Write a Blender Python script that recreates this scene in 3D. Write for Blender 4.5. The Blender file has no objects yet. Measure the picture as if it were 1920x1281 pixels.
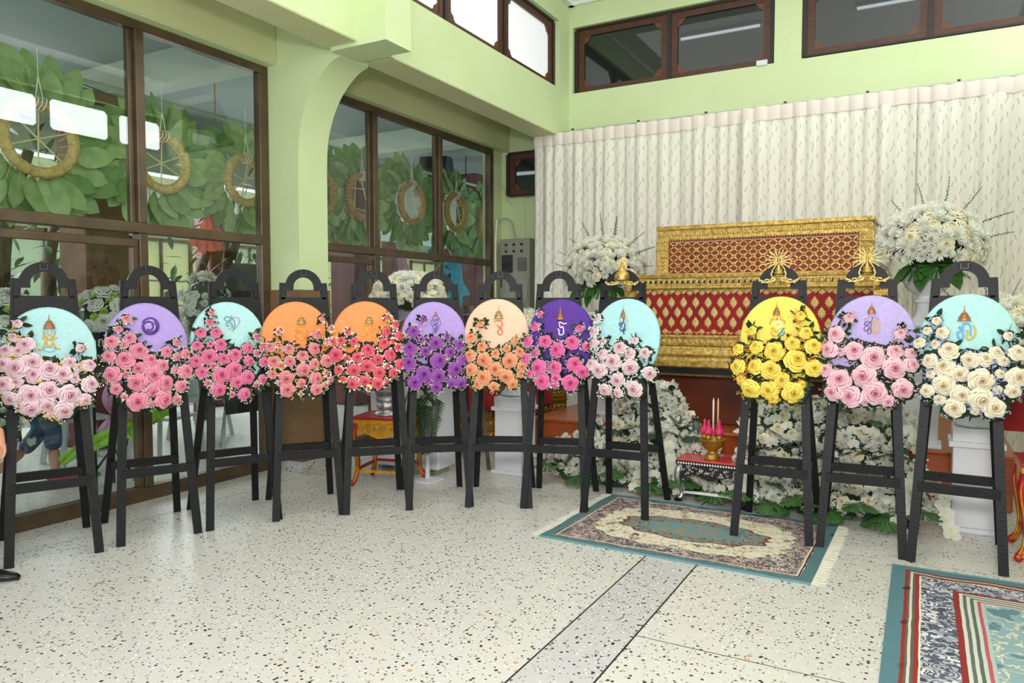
import bpy, bmesh, math, random
from math import sin, cos, pi, radians, atan2, sqrt
from mathutils import Vector, Matrix, Euler
random.seed(7)
S = bpy.context.scene
COL = S.collection
def lin(c):
    return tuple(((v/12.92) if v <= .04045 else ((v+.055)/1.055)**2.4) for v in c)
def hx(r, g, b): return lin((r/255., g/255., b/255.))
# ---------------------------------------------------------------- camera
cam = bpy.data.cameras.new('camera'); camo = bpy.data.objects.new('camera', cam); COL.objects.link(camo)
cam.sensor_width = 36; cam.lens = 1384/1920*36; cam.clip_start = .05; cam.clip_end = 200
YAW = radians(29.1); PIT = math.atan((640.5-573)/1384.)
camo.location = (0, 0, 1.5); camo.rotation_euler = (pi/2-PIT, 0, YAW)
S.camera = camo
# ---------------------------------------------------------------- world and lights
W = bpy.data.worlds.new('world'); S.world = W; W.use_nodes = True
bg = W.node_tree.nodes['Background']; bg.inputs[0].default_value = (*hx(225, 235, 245), 1); bg.inputs[1].default_value = 1.5
S.view_settings.view_transform = 'Standard'; S.view_settings.look = 'None'; S.view_settings.gamma = 1
S.view_settings.use_curve_mapping = False; S.view_settings.exposure = -0.62
S.cycles.max_bounces = 7; S.cycles.transparent_max_bounces = 16; S.cycles.use_denoising = True
def area(name, loc, target, sx, sy, power, col=(1, 1, 1)):
    l = bpy.data.lights.new(name, 'AREA'); l.shape = 'RECTANGLE'; l.size = sx; l.size_y = sy; l.energy = power; l.color = col
    o = bpy.data.objects.new(name, l); COL.objects.link(o); o.location = loc
    o.rotation_euler = (Vector(target)-Vector(loc)).to_track_quat('-Z', 'Y').to_euler(); return o
area('open_front_daylight', (-0.6, -2.4, 3.0), (-1.2, 6, 1.2), 4.5, 2.6, 250, hx(255, 250, 250))
area('camera_flash', (0.15, -0.25, 2.2), (-1.3, 6.0, 1.2), .5, .35, 190, hx(255, 248, 244))
area('ceiling_glow', (-1.27, 4.0, 5.2), (-1.27, 4.0, 0), 4.5, 8, 140, hx(255, 250, 250))
area('veranda_daylight', (-9.6, 5.5, 3.2), (-5.5, 5.5, 1.2), 9, 2.5, 850, hx(240, 246, 255))
# ---------------------------------------------------------------- materials
def mat(name, col, rough=.6, metal=0., spec=.5, emit=None, es=1., alpha=None):
    m = bpy.data.materials.new(name); m.use_nodes = True
    b = m.node_tree.nodes['Principled BSDF']
    b.inputs['Base Color'].default_value = (*col, 1); b.inputs['Roughness'].default_value = rough
    b.inputs['Metallic'].default_value = metal; b.inputs['Specular IOR Level'].default_value = spec
    if emit: b.inputs['Emission Color'].default_value = (*emit, 1); b.inputs['Emission Strength'].default_value = es
    return m
def nodes(m): return m.node_tree.nodes, m.node_tree.links, m.node_tree.nodes['Principled BSDF']
def N(m, t, **k):
    n = m.node_tree.nodes.new(t)
    for a, v in k.items():
        if a.startswith('i_'): n.inputs[int(a[2:])].default_value = v
        else: setattr(n, a, v)
    return n
def L(m, a, ao, b, bi): m.node_tree.links.new(a.outputs[ao], b.inputs[bi])
def math_(m, op, a, b=None, c=None):
    n = N(m, 'ShaderNodeMath', operation=op)
    for i, v in enumerate((a, b, c)):
        if v is None: continue
        if isinstance(v, (int, float)): n.inputs[i].default_value = v
        else: m.node_tree.links.new(v, n.inputs[i])
    return n.outputs[0]
def mixc(m, fac, a, b):
    n = N(m, 'ShaderNodeMix', data_type='RGBA')
    if isinstance(fac, (int, float)): n.inputs[0].default_value = fac
    else: m.node_tree.links.new(fac, n.inputs[0])
    for i, v in ((6, a), (7, b)):
        if isinstance(v, tuple): n.inputs[i].default_value = (*v, 1)
        else: m.node_tree.links.new(v, n.inputs[i])
    return n.outputs[2]
def noisy(name, c1, c2, scale=6, rough=.6, bump=.0, detail=4, metal=0., spec=.5, bscale=None, stretch=None):
    m = mat(name, c1, rough, metal, spec); n, l, b = nodes(m)
    tc = N(m, 'ShaderNodeTexCoord'); src = tc.outputs['Object']
    if stretch:
        mp = N(m, 'ShaderNodeMapping'); mp.inputs['Scale'].default_value = stretch; l.new(src, mp.inputs[0]); src = mp.outputs[0]
    t = N(m, 'ShaderNodeTexNoise'); t.inputs['Scale'].default_value = scale; t.inputs['Detail'].default_value = detail
    l.new(src, t.inputs[0]); r = N(m, 'ShaderNodeMapRange'); r.inputs[1].default_value = .35; r.inputs[2].default_value = .65
    l.new(t.outputs[0], r.inputs[0]); l.new(mixc(m, r.outputs[0], c1, c2), b.inputs['Base Color'])
    if bump:
        t2 = N(m, 'ShaderNodeTexNoise'); t2.inputs['Scale'].default_value = bscale or scale*4; l.new(src, t2.inputs[0])
        bp = N(m, 'ShaderNodeBump'); bp.inputs['Strength'].default_value = bump; bp.inputs['Distance'].default_value = .01
        l.new(t2.outputs[0], bp.inputs['Height']); l.new(bp.outputs[0], b.inputs['Normal'])
    return m
M = {}
M['wall'] = noisy('green_wall_paint', hx(206, 222, 172), hx(200, 216, 165), 1.2, .55, .05)
M['soffit'] = noisy('cream_soffit_paint', hx(206, 210, 160), hx(198, 202, 152), 1.2, .6, .05)
M['ceil'] = mat('white_ceiling', hx(232, 234, 230), .7)
M['bronze'] = noisy('bronze_frame', hx(100, 84, 64), hx(84, 68, 52), 5, .38, .03, metal=.35)
M['wood'] = noisy('window_wood', hx(86, 50, 30), hx(66, 36, 22), 9, .45, .1, stretch=(1, 1, 6))
M['woodlit'] = noisy('carved_wood', hx(110, 66, 40), hx(88, 52, 32), 9, .45, .1)
M['black'] = noisy('black_painted_wood', hx(19, 20, 25), hx(12, 13, 17), 14, .5, .2, bscale=90, spec=.28)
M['darkgap'] = mat('joint_filler', hx(26, 27, 26), .8)
M['clad'] = noisy('brown_pebble_cladding', hx(132, 104, 70), hx(112, 86, 56), 60, .75, .35, bscale=160)
M['white'] = noisy('white_painted_wood', hx(222, 224, 228), hx(212, 215, 222), 3, .5, .08)
M['orangewood'] = noisy('orange_lacquer_wood', hx(170, 84, 40), hx(150, 70, 32), 3, .28, .04, stretch=(1, 8, 8))
M['gold'] = noisy('gold_leaf', hx(206, 176, 100), hx(150, 118, 52), 30, .32, .4, metal=.72, bscale=150)
M['goldlite'] = noisy('pale_gold_relief', hx(236, 216, 150), hx(200, 172, 98), 60, .34, .4, metal=.6, bscale=220)
M['golddk'] = noisy('dark_gold', hx(186, 142, 52), hx(150, 108, 34), 30, .38, .4, metal=.6, bscale=120)
M['goldpaint'] = noisy('golden_carving_paint', hx(216, 158, 42), hx(186, 126, 26), 25, .4, .4, metal=.25, bscale=90)
M['redlac'] = mat('red_lacquer', hx(166, 28, 28), .3)
M['redfabric'] = noisy('red_cloth', hx(152, 14, 22), hx(128, 10, 16), 6, .8, .1)
M['redtop'] = noisy('red_tabletop', hx(196, 66, 60), hx(176, 48, 46), 4, .2, .02)
M['silver'] = noisy('silver_relief', hx(205, 208, 210), hx(150, 152, 156), 40, .3, .3, metal=.85, bscale=160)
M['inlay'] = mat('mother_of_pearl_white', hx(226, 228, 226), .3)
M['blacklac'] = mat('black_lacquer', hx(26, 24, 26), .25)
M['grey'] = noisy('grey_metal_cabinet', hx(150, 152, 136), hx(142, 144, 128), 4, .45, .02)
M['dark'] = mat('dark_plastic', hx(34, 34, 36), .45)
M['leaf'] = noisy('deep_green_leaf', hx(40, 72, 40), hx(26, 52, 30), 9, .42, .05)
M['leaf2'] = noisy('mid_green_leaf', hx(64, 112, 46), hx(44, 86, 36), 7, .45, .05)
M['leafw'] = noisy('pale_green_wreath_leaf', hx(146, 172, 112), hx(120, 150, 90), 3, .5, .05)
M['leafw2'] = noisy('green_wreath_leaf', hx(104, 142, 78), hx(82, 120, 60), 3, .5, .05)
M['euca'] = mat('grey_green_leaf', hx(78, 104, 84), .6)
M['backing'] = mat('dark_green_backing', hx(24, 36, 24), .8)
M['straw'] = noisy('straw_ring', hx(208, 180, 112), hx(170, 140, 76), 26, .75, .5, bscale=80, stretch=(1, 1, 1))
M['straw2'] = noisy('brown_straw_ring', hx(176, 140, 76), hx(140, 106, 50), 26, .75, .5, bscale=80)
M['bamboo'] = mat('bamboo_stick', hx(212, 196, 150), .6)
M['string'] = mat('white_string', hx(226, 226, 220), .7)
M['petalw'] = noisy('white_petal', hx(246, 246, 238), hx(236, 238, 226), 12, .55, .0)
M['petalc'] = noisy('cream_petal', hx(246, 242, 208), hx(236, 232, 190), 6, .55, .0)
M['yellowc'] = mat('yellow_centre', hx(222, 206, 96), .7)
M['lime'] = mat('lime_petal', hx(190, 212, 110), .6)
M['jeans'] = noisy('blue_denim', hx(84, 108, 138), hx(62, 86, 118), 14, .85, .1)
M['skin'] = mat('skin', hx(190, 138, 108), .5)
M['hair'] = mat('black_hair', hx(22, 20, 22), .5)
M['suit'] = noisy('black_suit_cloth', hx(30, 30, 34), hx(24, 24, 28), 30, .8, .1)
M['shoe'] = mat('black_leather', hx(16, 16, 18), .25)
M['redshoe'] = mat('red_canvas', hx(190, 50, 46), .7)
M['greenplast'] = mat('green_foam', hx(76, 150, 84), .6)
M['plastic'] = mat('pale_grey_plastic', hx(196, 202, 204), .4)
M['outceil'] = noisy('grey_veranda_ceiling', hx(150, 160, 156), hx(138, 150, 146), .8, .8)
M['outbeam'] = mat('pale_veranda_beam', hx(196, 206, 190), .8)
M['brownwall'] = noisy('brown_pillar_stucco', hx(124, 84, 52), hx(104, 68, 42), 5, .8, .1)
M['redpillar'] = noisy('maroon_pillar', hx(112, 62, 58), hx(94, 50, 48), 5, .7, .1)
M['farwall'] = noisy('pale_yellow_far_wall', hx(226, 232, 186), hx(214, 222, 172), .6, .8)
M['fargreen'] = mat('pale_green_far_wall', hx(192, 212, 192), .8)
M['fargrey'] = mat('grey_far_band', hx(140, 150, 150), .8)
M['bark'] = noisy('tree_bark', hx(96, 72, 56), hx(70, 52, 40), 12, .85, .5, stretch=(3, 3, .7))
M['tubel'] = mat('lit_tube', (1, 1, 1), .5, emit=hx(240, 250, 255), es=9)
M['frost'] = mat('frosted_lit_pane', hx(225, 225, 230), .4, emit=hx(240, 240, 248), es=.62)
M['frostb'] = mat('sunlit_frosted_pane', hx(225, 225, 230), .4, emit=hx(244, 248, 255), es=20)
M['darkglass'] = mat('dark_window_glass', hx(22, 32, 28), .03, spec=.9)
M['pinktulle'] = mat('pink_tulle', hx(216, 160, 196), .6)
M['limecloth'] = mat('lime_ribbon', hx(150, 204, 66), .6)
M['coral'] = noisy('coral_ribbon', hx(236, 110, 82), hx(222, 90, 66), 8, .65)
M['bluetulle'] = mat('blue_tulle', hx(70, 160, 188), .6)
M['satin'] = mat('pink_satin_cone', hx(206, 22, 96), .5)
M['wax'] = mat('candle_wax', hx(240, 226, 200), .4)
M['rail'] = mat('curtain_rail_metal', hx(178, 186, 176), .4, metal=.4)
M['fringe'] = mat('rug_fringe', hx(222, 220, 204), .9)
M['goldbrown'] = noisy('brown_gold_panel', hx(168, 128, 44), hx(120, 88, 30), 45, .45, .5, metal=.4, bscale=70)
for k, c in dict(c=hx(176, 116, 66), y=hx(190, 160, 96), g=hx(222, 170, 50), b=hx(112, 168, 212), p=hx(84, 36, 140), w=hx(232, 228, 236), t=hx(70, 138, 160),
                 k=hx(208, 130, 158), o=hx(204, 116, 56), v=hx(66, 44, 110), s=hx(190, 190, 190), m=hx(150, 40, 140), n=hx(28, 56, 132)).items():
    M['e_'+k] = mat('embroidery_'+k, c, .45, metal=.35 if k in 'cyg' else 0)
M['e_dark'] = mat('embroidery_outline', hx(96, 66, 44), .5)
# glass: clear with a mirror reflection
def glass(name, tint, f=1.45, gain=1.0):
    m = bpy.data.materials.new(name); m.use_nodes = True; nt = m.node_tree; nt.nodes.clear()
    o = nt.nodes.new('ShaderNodeOutputMaterial'); mx = nt.nodes.new('ShaderNodeMixShader'); tr = nt.nodes.new('ShaderNodeBsdfTransparent')
    gl = nt.nodes.new('ShaderNodeBsdfGlossy'); lw = nt.nodes.new('ShaderNodeLayerWeight'); lw.inputs[0].default_value = .5
    tr.inputs[0].default_value = (*tint, 1); gl.inputs['Roughness'].default_value = .0
    pw = nt.nodes.new('ShaderNodeMath'); pw.operation = 'POWER'; pw.inputs[1].default_value = 5; nt.links.new(lw.outputs['Facing'], pw.inputs[0])
    mu = nt.nodes.new('ShaderNodeMath'); mu.operation = 'MULTIPLY_ADD'; mu.inputs[1].default_value = .95*gain; mu.inputs[2].default_value = .045*gain
    nt.links.new(pw.outputs[0], mu.inputs[0]); nt.links.new(mu.outputs[0], mx.inputs[0])
    nt.links.new(tr.outputs[0], mx.inputs[1]); nt.links.new(gl.outputs[0], mx.inputs[2]); nt.links.new(mx.outputs[0], o.inputs[0]); return m
M['glass'] = glass('clear_window_glass', (.92, .955, .94))
def terrazzo(name, base, dark, k=1.):
    m = mat(name, base, .33); n, l, b = nodes(m); tc = N(m, 'ShaderNodeTexCoord')
    col = None
    ns = N(m, 'ShaderNodeTexNoise'); ns.inputs['Scale'].default_value = 1.1; l.new(tc.outputs['Object'], ns.inputs[0])
    col = mixc(m, ns.outputs[0], base, dark)
    ns3 = N(m, 'ShaderNodeTexNoise'); ns3.inputs['Scale'].default_value = 90; l.new(tc.outputs['Object'], ns3.inputs[0])
    col = mixc(m, math_(m, 'MULTIPLY', ns3.outputs[0], .35), col, hx(236, 236, 228))
    for sc, thr, rad, cc in ((70, .80, .32, hx(120, 122, 116)), (42, .85, .32, hx(52, 52, 50)), (58, .90, .33, hx(84, 84, 80)), (30, .91, .24, hx(26, 26, 26)), (26, .95, .3, hx(196, 160, 120)), (60, .86, .3, hx(240, 240, 236))):
        v = N(m, 'ShaderNodeTexVoronoi'); v.inputs['Scale'].default_value = sc*k; l.new(tc.outputs['Object'], v.inputs[0])
        s = N(m, 'ShaderNodeSeparateColor'); l.new(v.outputs['Color'], s.inputs[0])
        f = math_(m, 'MULTIPLY', math_(m, 'GREATER_THAN', s.outputs[0], thr), math_(m, 'LESS_THAN', v.outputs['Distance'], rad))
        col = mixc(m, f, col, cc)
    l.new(col, b.inputs['Base Color']); return m
M['terr'] = terrazzo('terrazzo_cream', hx(203, 201, 194), hx(194, 193, 187))
M['terrg'] = terrazzo('terrazzo_grey', hx(188, 186, 188), hx(176, 175, 178))
# ---------------------------------------------------------------- mesh helpers
def setp(o, label=None, cat=None, group=None, kind=None):
    if label: o['label'] = label
    if cat: o['category'] = cat
    if group: o['group'] = group
    if kind: o['kind'] = kind
    return o
def empty(name, loc=(0, 0, 0), rz=0, label=None, cat=None, group=None, kind=None, parent=None):
    o = bpy.data.objects.new(name, None); COL.objects.link(o); o.location = loc; o.rotation_euler = (0, 0, rz); o.empty_display_size = .1
    if parent: o.parent = parent
    return setp(o, label, cat, group, kind)
class MB:
    def __init__(s): s.v = []; s.f = []; s.mi = []; s.M = None
    def add(s, vs, fs, mi=0):
        b = len(s.v)
        for p in vs: s.v.append(tuple(s.M @ Vector(p)) if s.M else tuple(p))
        for f in fs: s.f.append([b+i for i in f]); s.mi.append(mi)
    def box(s, x0, x1, y0, y1, z0, z1, mi=0):
        v = [(x, y, z) for z in (z0, z1) for y in (y0, y1) for x in (x0, x1)]
        s.add(v, [(0, 2, 3, 1), (4, 5, 7, 6), (0, 1, 5, 4), (2, 6, 7, 3), (0, 4, 6, 2), (1, 3, 7, 5)], mi); return s
    def bbox(s, x0, x1, y0, y1, z0, z1, b=.004, mi=0):
        # box with chamfered vertical and horizontal edges
        pts = []; fs = []
        def ring(z, i): return [(x0+i, y0+b), (x0+b, y0+i), (x1-b, y0+i), (x1-i, y0+b), (x1-i, y1-b), (x1-b, y1-i), (x0+b, y1-i), (x0+i, y1-b)]
        R = [(z0, b), (z0+b, 0), (z1-b, 0), (z1, b)]
        for z, i in R: pts += [(x, y, z) for x, y in [(min(max(px, x0+i), x1-i), min(max(py, y0+i), y1-i)) for px, py in ring(z, i)]]
        for k in range(3):
            for j in range(8): a = k*8+j; c = k*8+(j+1) % 8; fs.append((a, c, c+8, a+8))
        fs.append(tuple(range(7, -1, -1))); fs.append(tuple(range(24, 32))); s.add(pts, fs, mi); return s
    def beam(s, p, q, w, h, mi=0, up=(0, 0, 1), w2=None, h2=None):
        p = Vector(p); q = Vector(q); d = (q-p).normalized(); a = d.cross(Vector(up))
        if a.length < 1e-4: a = d.cross(Vector((1, 0, 0)))
        a.normalize(); c = a.cross(d).normalized(); w2 = w2 or w; h2 = h2 or h; v = []
        for P, ww, hh in ((p, w, h), (q, w2, h2)):
            for i, j in ((-1, -1), (1, -1), (1, 1), (-1, 1)): v.append(P+a*i*ww/2+c*j*hh/2)
        s.add(v, [(3, 2, 1, 0), (4, 5, 6, 7), (0, 1, 5, 4), (1, 2, 6, 5), (2, 3, 7, 6), (3, 0, 4, 7)], mi); return s
    def tube(s, pts, r, n=6, mi=0, closed=False, rr=None, cap=True):
        pts = [Vector(p) for p in pts]; K = len(pts); vs = []; fs = []; pa = None
        for i, p in enumerate(pts):
            if closed: d = pts[(i+1) % K]-pts[i-1]
            else: d = pts[min(i+1, K-1)]-pts[max(i-1, 0)]
            if d.length < 1e-9: d = Vector((0, 0, 1))
            d.normalize()
            a = (pa-d*pa.dot(d)) if pa else (d.cross(Vector((0, 0, 1))) if abs(d.z) < .9 else d.cross(Vector((1, 0, 0))))
            if a.length < 1e-6: a = d.orthogonal()
            a.normalize(); pa = a; c = d.cross(a); R = rr[i] if rr else r
            for k in range(n): t = 2*pi*k/n; vs.append(p+(a*cos(t)+c*sin(t))*R)
        for i in range(K if closed else K-1):
            for k in range(n):
                j = (i+1) % K; fs.append((i*n+k, i*n+(k+1) % n, j*n+(k+1) % n, j*n+k))
        if not closed and cap: fs.append(tuple(range(n-1, -1, -1))); fs.append(tuple(range((K-1)*n, K*n)))
        s.add(vs, fs, mi); return s
    def lathe(s, prof, n=20, c=(0, 0, 0), mi=0, sy=1., flute=0, fn=0):
        vs = []; fs = []
        for r, z in prof:
            for k in range(n):
                t = 2*pi*k/n; rr = r*(1+(flute*cos(fn*t) if fn else 0)); vs.append((c[0]+rr*cos(t), c[1]+rr*sin(t)*sy, c[2]+z))
        for i in range(len(prof)-1):
            for k in range(n): fs.append((i*n+k, i*n+(k+1) % n, (i+1)*n+(k+1) % n, (i+1)*n+k))
        fs.append(tuple(range(n-1, -1, -1))); fs.append(tuple(range((len(prof)-1)*n, len(prof)*n))); s.add(vs, fs, mi); return s
    def prism(s, poly, fr, to, axis='y', mi=0):
        # polygon in the plane across axis, thickness fr..to
        def P(a, b, t): return {'y': (a, t, b), 'x': (t, a, b), 'z': (a, b, t)}[axis]
        n = len(poly); v = [P(a, b, fr) for a, b in poly]+[P(a, b, to) for a, b in poly]
        s.add(v, [tuple(range(n)), tuple(range(2*n-1, n-1, -1))]+[(i, i+n, (i+1) % n+n, (i+1) % n) for i in range(n)], mi); return s
    def sphere(s, c, r, nu=8, nv=5, mi=0, sz=1.):
        prof = [(r*sin(pi*(i+.001)/nv) if 0 < i < nv else r*.02, -r*cos(pi*i/nv)*sz) for i in range(nv+1)]; return s.lathe(prof, nu, c, mi)
    def mesh(s, name, mats, smooth=False):
        me = bpy.data.meshes.new(name); me.from_pydata(s.v, [], s.f)
        for m in (mats if isinstance(mats, (list, tuple)) else [mats]): me.materials.append(m)
        if len(set(s.mi)) > 1: me.polygons.foreach_set('material_index', s.mi)
        if smooth: me.polygons.foreach_set('use_smooth', [True]*len(s.f))
        me.update()
        bm = bmesh.new(); bm.from_mesh(me); bmesh.ops.recalc_face_normals(bm, faces=bm.faces); bm.to_mesh(me); bm.free()
        return me
    def build(s, name, mats, parent=None, smooth=False, label=None, cat=None, group=None, kind=None, loc=None):
        o = bpy.data.objects.new(name, s.mesh(name, mats, smooth)); COL.objects.link(o)
        if parent: o.parent = parent
        if loc: o.location = loc
        return setp(o, label, cat, group, kind)
def put(name, me, parent=None, mtx=None, mats=None, **k):
    o = bpy.data.objects.new(name, me); COL.objects.link(o)
    if parent: o.parent = parent
    if mtx is not None: o.matrix_local = mtx
    if mats:
        for i, m in enumerate(mats): o.material_slots[i].link = 'OBJECT'; o.material_slots[i].material = m
    return setp(o, **k)
def copy_tree(o, parent=None):
    c = o.copy(); COL.objects.link(c)
    if parent: c.parent = parent
    for ch in list(o.children): copy_tree(ch, c)
    return c
def TRS(loc, rot=(0, 0, 0), sc=1.):
    s = sc if isinstance(sc, (tuple, list)) else (sc, sc, sc)
    return Matrix.LocRotScale(Vector(loc), Euler(rot), Vector(s))
def aim(loc, d, roll=0., sc=1.):
    # local +Z to direction d
    q = Vector(d).normalized().to_track_quat('Z', 'Y'); m = q.to_matrix().to_4x4() @ Matrix.Rotation(roll, 4, 'Z')
    s = sc if isinstance(sc, (tuple, list)) else (sc, sc, sc)
    return Matrix.Translation(loc) @ m @ Matrix.Diagonal((*s, 1))
def smoothline(pts, k=4):
    out = []; n = len(pts)
    for i in range(n-1):
        p0 = pts[max(i-1, 0)]; p1 = pts[i]; p2 = pts[i+1]; p3 = pts[min(i+2, n-1)]
        for j in range(k):
            t = j/k; out.append(tuple(.5*((2*b)+(-a+c)*t+(2*a-5*b+4*c-d)*t*t+(-a+3*b-3*c+d)*t**3) for a, b, c, d in zip(p0, p1, p2, p3)))
    out.append(tuple(pts[-1])); return out
# ---------------------------------------------------------------- the setting: floor
ST = 'structure'
fl = MB().box(-5.3, 2.75, -3, 9.3, -.2, -.002).build('floor', M['darkgap'], kind=ST)
xs = [-5.3, -4.74, -1.42, -1.11, 2.2, 2.75]
for i in range(5):
    ys = [-3, 3.15, 4.84, 5.155, 7.0, 9.3] if i > 2 else [-3, 4.84, 5.155, 7.0, 9.3]
    for j in range(len(ys)-1):
        g = .0048
        m = M['terrg'] if i == 2 and j != 1 else M['terr']
        MB().bbox(xs[i]+g, xs[i+1]-g, ys[j]+g, ys[j+1]-g, -.03, 0, .0006).build('terrazzo_slab', m, fl)
# ---------------------------------------------------------------- walls and beams
wl = MB()
wl.box(-5.35, -5.08, -3, 4.81, 3.63, 4.0); wl.box(-5.35, -5.08, 5.17, 9.05, 3.63, 4.0)       # headers over the glass
wl.box(-4.38, -4.05, -3, 8.8, 3.64, 4.22); wl.box(-4.38, -4.05, -3, 8.8, 5.05, 5.4)           # gallery beam, band over the clerestory
wl.box(-4.38, -4.05, 8.49, 8.8, 4.22, 5.05); wl.box(-4.38, -4.05, 4.62, 5.06, 4.22, 5.05); wl.box(-4.38, -4.05, -3, 1.0, 4.22, 5.05)
wl.box(-5.35, -5.2, 8.79, 9.05, 0, 3.63)
wlo = wl.build('wall_left', M['wall'], kind=ST)
# arched pillar with its corbel and cantilever beam
prof = [(-5.35, 0), (-4.827, 0)]+smoothline([(-4.827, 2.7), (-4.815, 2.95), (-4.775, 3.12), (-4.71, 3.27), (-4.63, 3.39), (-4.53, 3.49), (-4.43, 3.56), (-4.33, 3.597)], 5)+[(-4.33, 3.64), (-4.38, 3.64), (-4.38, 3.98), (-5.35, 3.98)]
MB().prism(prof, 4.81, 5.17, 'y').build('pillar', M['wall'], wlo)
MB().prism([(-5.36, 0.1), (-4.815, .1), (-4.815, 1.64), (-5.36, 1.64)], 4.798, 5.182, 'y').build('pillar_cladding', M['clad'], wlo)
MB().box(-5.37, -4.80, 4.79, 5.19, 0, .1).build('pillar_plinth', M['terrg'], wlo)
MB().box(-4.33, -3.755, 4.7, 5.03, 3.6, 5.36).build('cantilever_beam', M['wall'], wlo)
MB().box(-4.375, -4.055, -3, 4.69, 3.632, 3.641).box(-4.375, -4.055, 5.18, 8.79, 3.632, 3.641).box(-5.076, -5.07, -3, 4.805, 3.64, 3.975).box(-5.076, -5.07, 5.175, 9.04, 3.64, 3.975).build('soffit_lining', M['soffit'], wlo)
wb = MB()
wb.box(-4.05, 1.5, 8.8, 9.1, 0, 4.22); wb.box(-4.05, 1.5, 8.8, 9.1, 5.05, 5.4)
for a, b in ((-4.05, -4.01), (-1.53, -1.245), (1.2, 1.5)): wb.box(a, b, 8.8, 9.1, 4.22, 5.05)
wb.box(-5.36, -4.05, 9.05, 9.2, 0, 4.0)
wbo = wb.build('wall_back', M['wall'], kind=ST)
wr = MB()
wr.box(1.5, 1.83, -3, 8.8, 3.64, 4.2); wr.box(1.5, 1.83, -3, 8.8, 4.86, 5.4); wr.box(2.66, 2.9, -3, 9.1, 0, 4.0); wr.box(1.5, 2.9, 8.8, 9.1, 0, 5.4); wr.box(1.5, 1.83, 4.62, 5.2, 4.2, 4.86); wr.box(1.5, 1.83, -3, 1.0, 4.2, 4.86)
wr.build('wall_right', M['wall'], kind=ST)
ce = MB().box(-4.05, 1.5, -3, 8.8, 5.36, 5.45).box(-5.35, -4.2, -3, 9.2, 3.98, 4.06).box(1.65, 2.9, -3, 9.1, 3.98, 4.06)
ce.build('ceiling', M['ceil'], kind=ST)
MB().box(-4.05, -3.98, -3, 8.8, 5.31, 5.36).box(-4.05, 1.5, 8.74, 8.8, 5.31, 5.36).build('trim_1', M['ceil'], kind=ST)
# ---------------------------------------------------------------- glass walls
def glasswall(name, y0, y1, mull, door):
    w = MB()
    X0, X1 = -5.26, -5.18
    w.bbox(X0, X1, y0, y1, 0, .11); w.bbox(X0, X1, y0, y1, 3.56, 3.63)
    w.bbox(X0, X1, y0, y0+.09, .11, 3.56); w.bbox(X0, X1, y1-.1, y1, .11, 3.56)
    fr = w.build(name, M['bronze'], kind=ST)
    MB().bbox(X0-.005, X1+.012, y0+.09, y1-.1, 2.045, 2.125).build('transom', M['bronze'], fr)
    ed = [y0+.09]+[m for m in mull]+[y1-.1]
    for a in mull:
        MB().bbox(X0-.004, X1+.008, a-.035, a+.035, .11, 2.045).bbox(X0-.004, X1+.008, a-.035, a+.035, 2.125, 3.56).bbox(X0, X1-.03, a-.075, a-.035, 2.125, 3.56).build('mullion', M['bronze'], fr)
    for i in range(len(ed)-1):
        a, b = ed[i]+(.035 if i else 0), ed[i+1]-(.035 if i < len(ed)-2 else 0)
        MB().box(-5.225, -5.219, a, b, 2.125, 3.56).build('window_pane', M['glass'], fr)
        MB().box(-5.225, -5.219, a, b, .11, 2.045).build('window_pane', M['glass'], fr)
        if i in door:
            MB().bbox(X0+.02, X1-.01, a, b, 1.94, 2.0).bbox(X0+.02, X1-.01, a, a+.05, .11, 1.94).bbox(X0+.02, X1-.01, b-.05, b, .11, 1.94).build('door_leaf_frame', M['bronze'], fr)
    return fr
glasswall('window_1', -2.9, 4.81, [-.1, 1.15, 2.35, 3.56], (3,))
glasswall('window_2', 5.17, 8.79, [6.29, 7.52], (0,))
# ---------------------------------------------------------------- clerestory windows with carved wooden sashes
def sash(parent, u0, u1, z0, z1, place, glassm, wood, lobe=.075):
    """place(u, d, z) -> point ; frame in the u,z plane, thickness along d"""
    f = MB()
    def bx(a, b, c, d, e0=-.03, e1=.03):
        v = [place(u, e, z) for z in (c, d) for e in (e0, e1) for u in (a, b)]
        f.add(v, [(0, 2, 3, 1), (4, 5, 7, 6), (0, 1, 5, 4), (2, 6, 7, 3), (0, 4, 6, 2), (1, 3, 7, 5)])
    t = .075
    bx(u0, u0+t, z0, z1); bx(u1-t, u1, z0, z1); bx(u0+t, u1-t, z0, z0+.06); bx(u0+t, u1-t, z1-t, z1)
    f.mesh
    f.build('sash_frame', wood, parent)
    for (cu, su) in ((u0+t, 1), (u1-t, -1)):
        for (cz, sz, rr) in ((z0+.06, 1, lobe), (z1-t, -1, lobe)):
            poly = [(0, 0), (1.25, 0), (1.2, .2), (1.0, .34), (.9, .45), (.82, .75), (.62, .92), (.42, .95), (.32, 1.12), (.16, 1.25), (0, 1.3)]
            P = [(cu+su*a*rr, cz+sz*b*rr) for a, b in poly]; n = len(P); q = MB()
            q.add([place(a, -.02, b) for a, b in P]+[place(a, .02, b) for a, b in P], [tuple(range(n)), tuple(range(2*n-1, n-1, -1))]+[(i, i+n, (i+1) % n+n, (i+1) % n) for i in range(n)])
            q.build('carved_corner', M['woodlit'], parent)
    q = MB(); v = [place(u, e, z) for z in (z0+.06, z1-t) for e in (-.004, .004) for u in (u0+t, u1-t)]
    q.add(v, [(0, 2, 3, 1), (4, 5, 7, 6), (0, 1, 5, 4), (2, 6, 7, 3), (0, 4, 6, 2), (1, 3, 7, 5)]); q.build('window_pane', glassm, parent)
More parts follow.
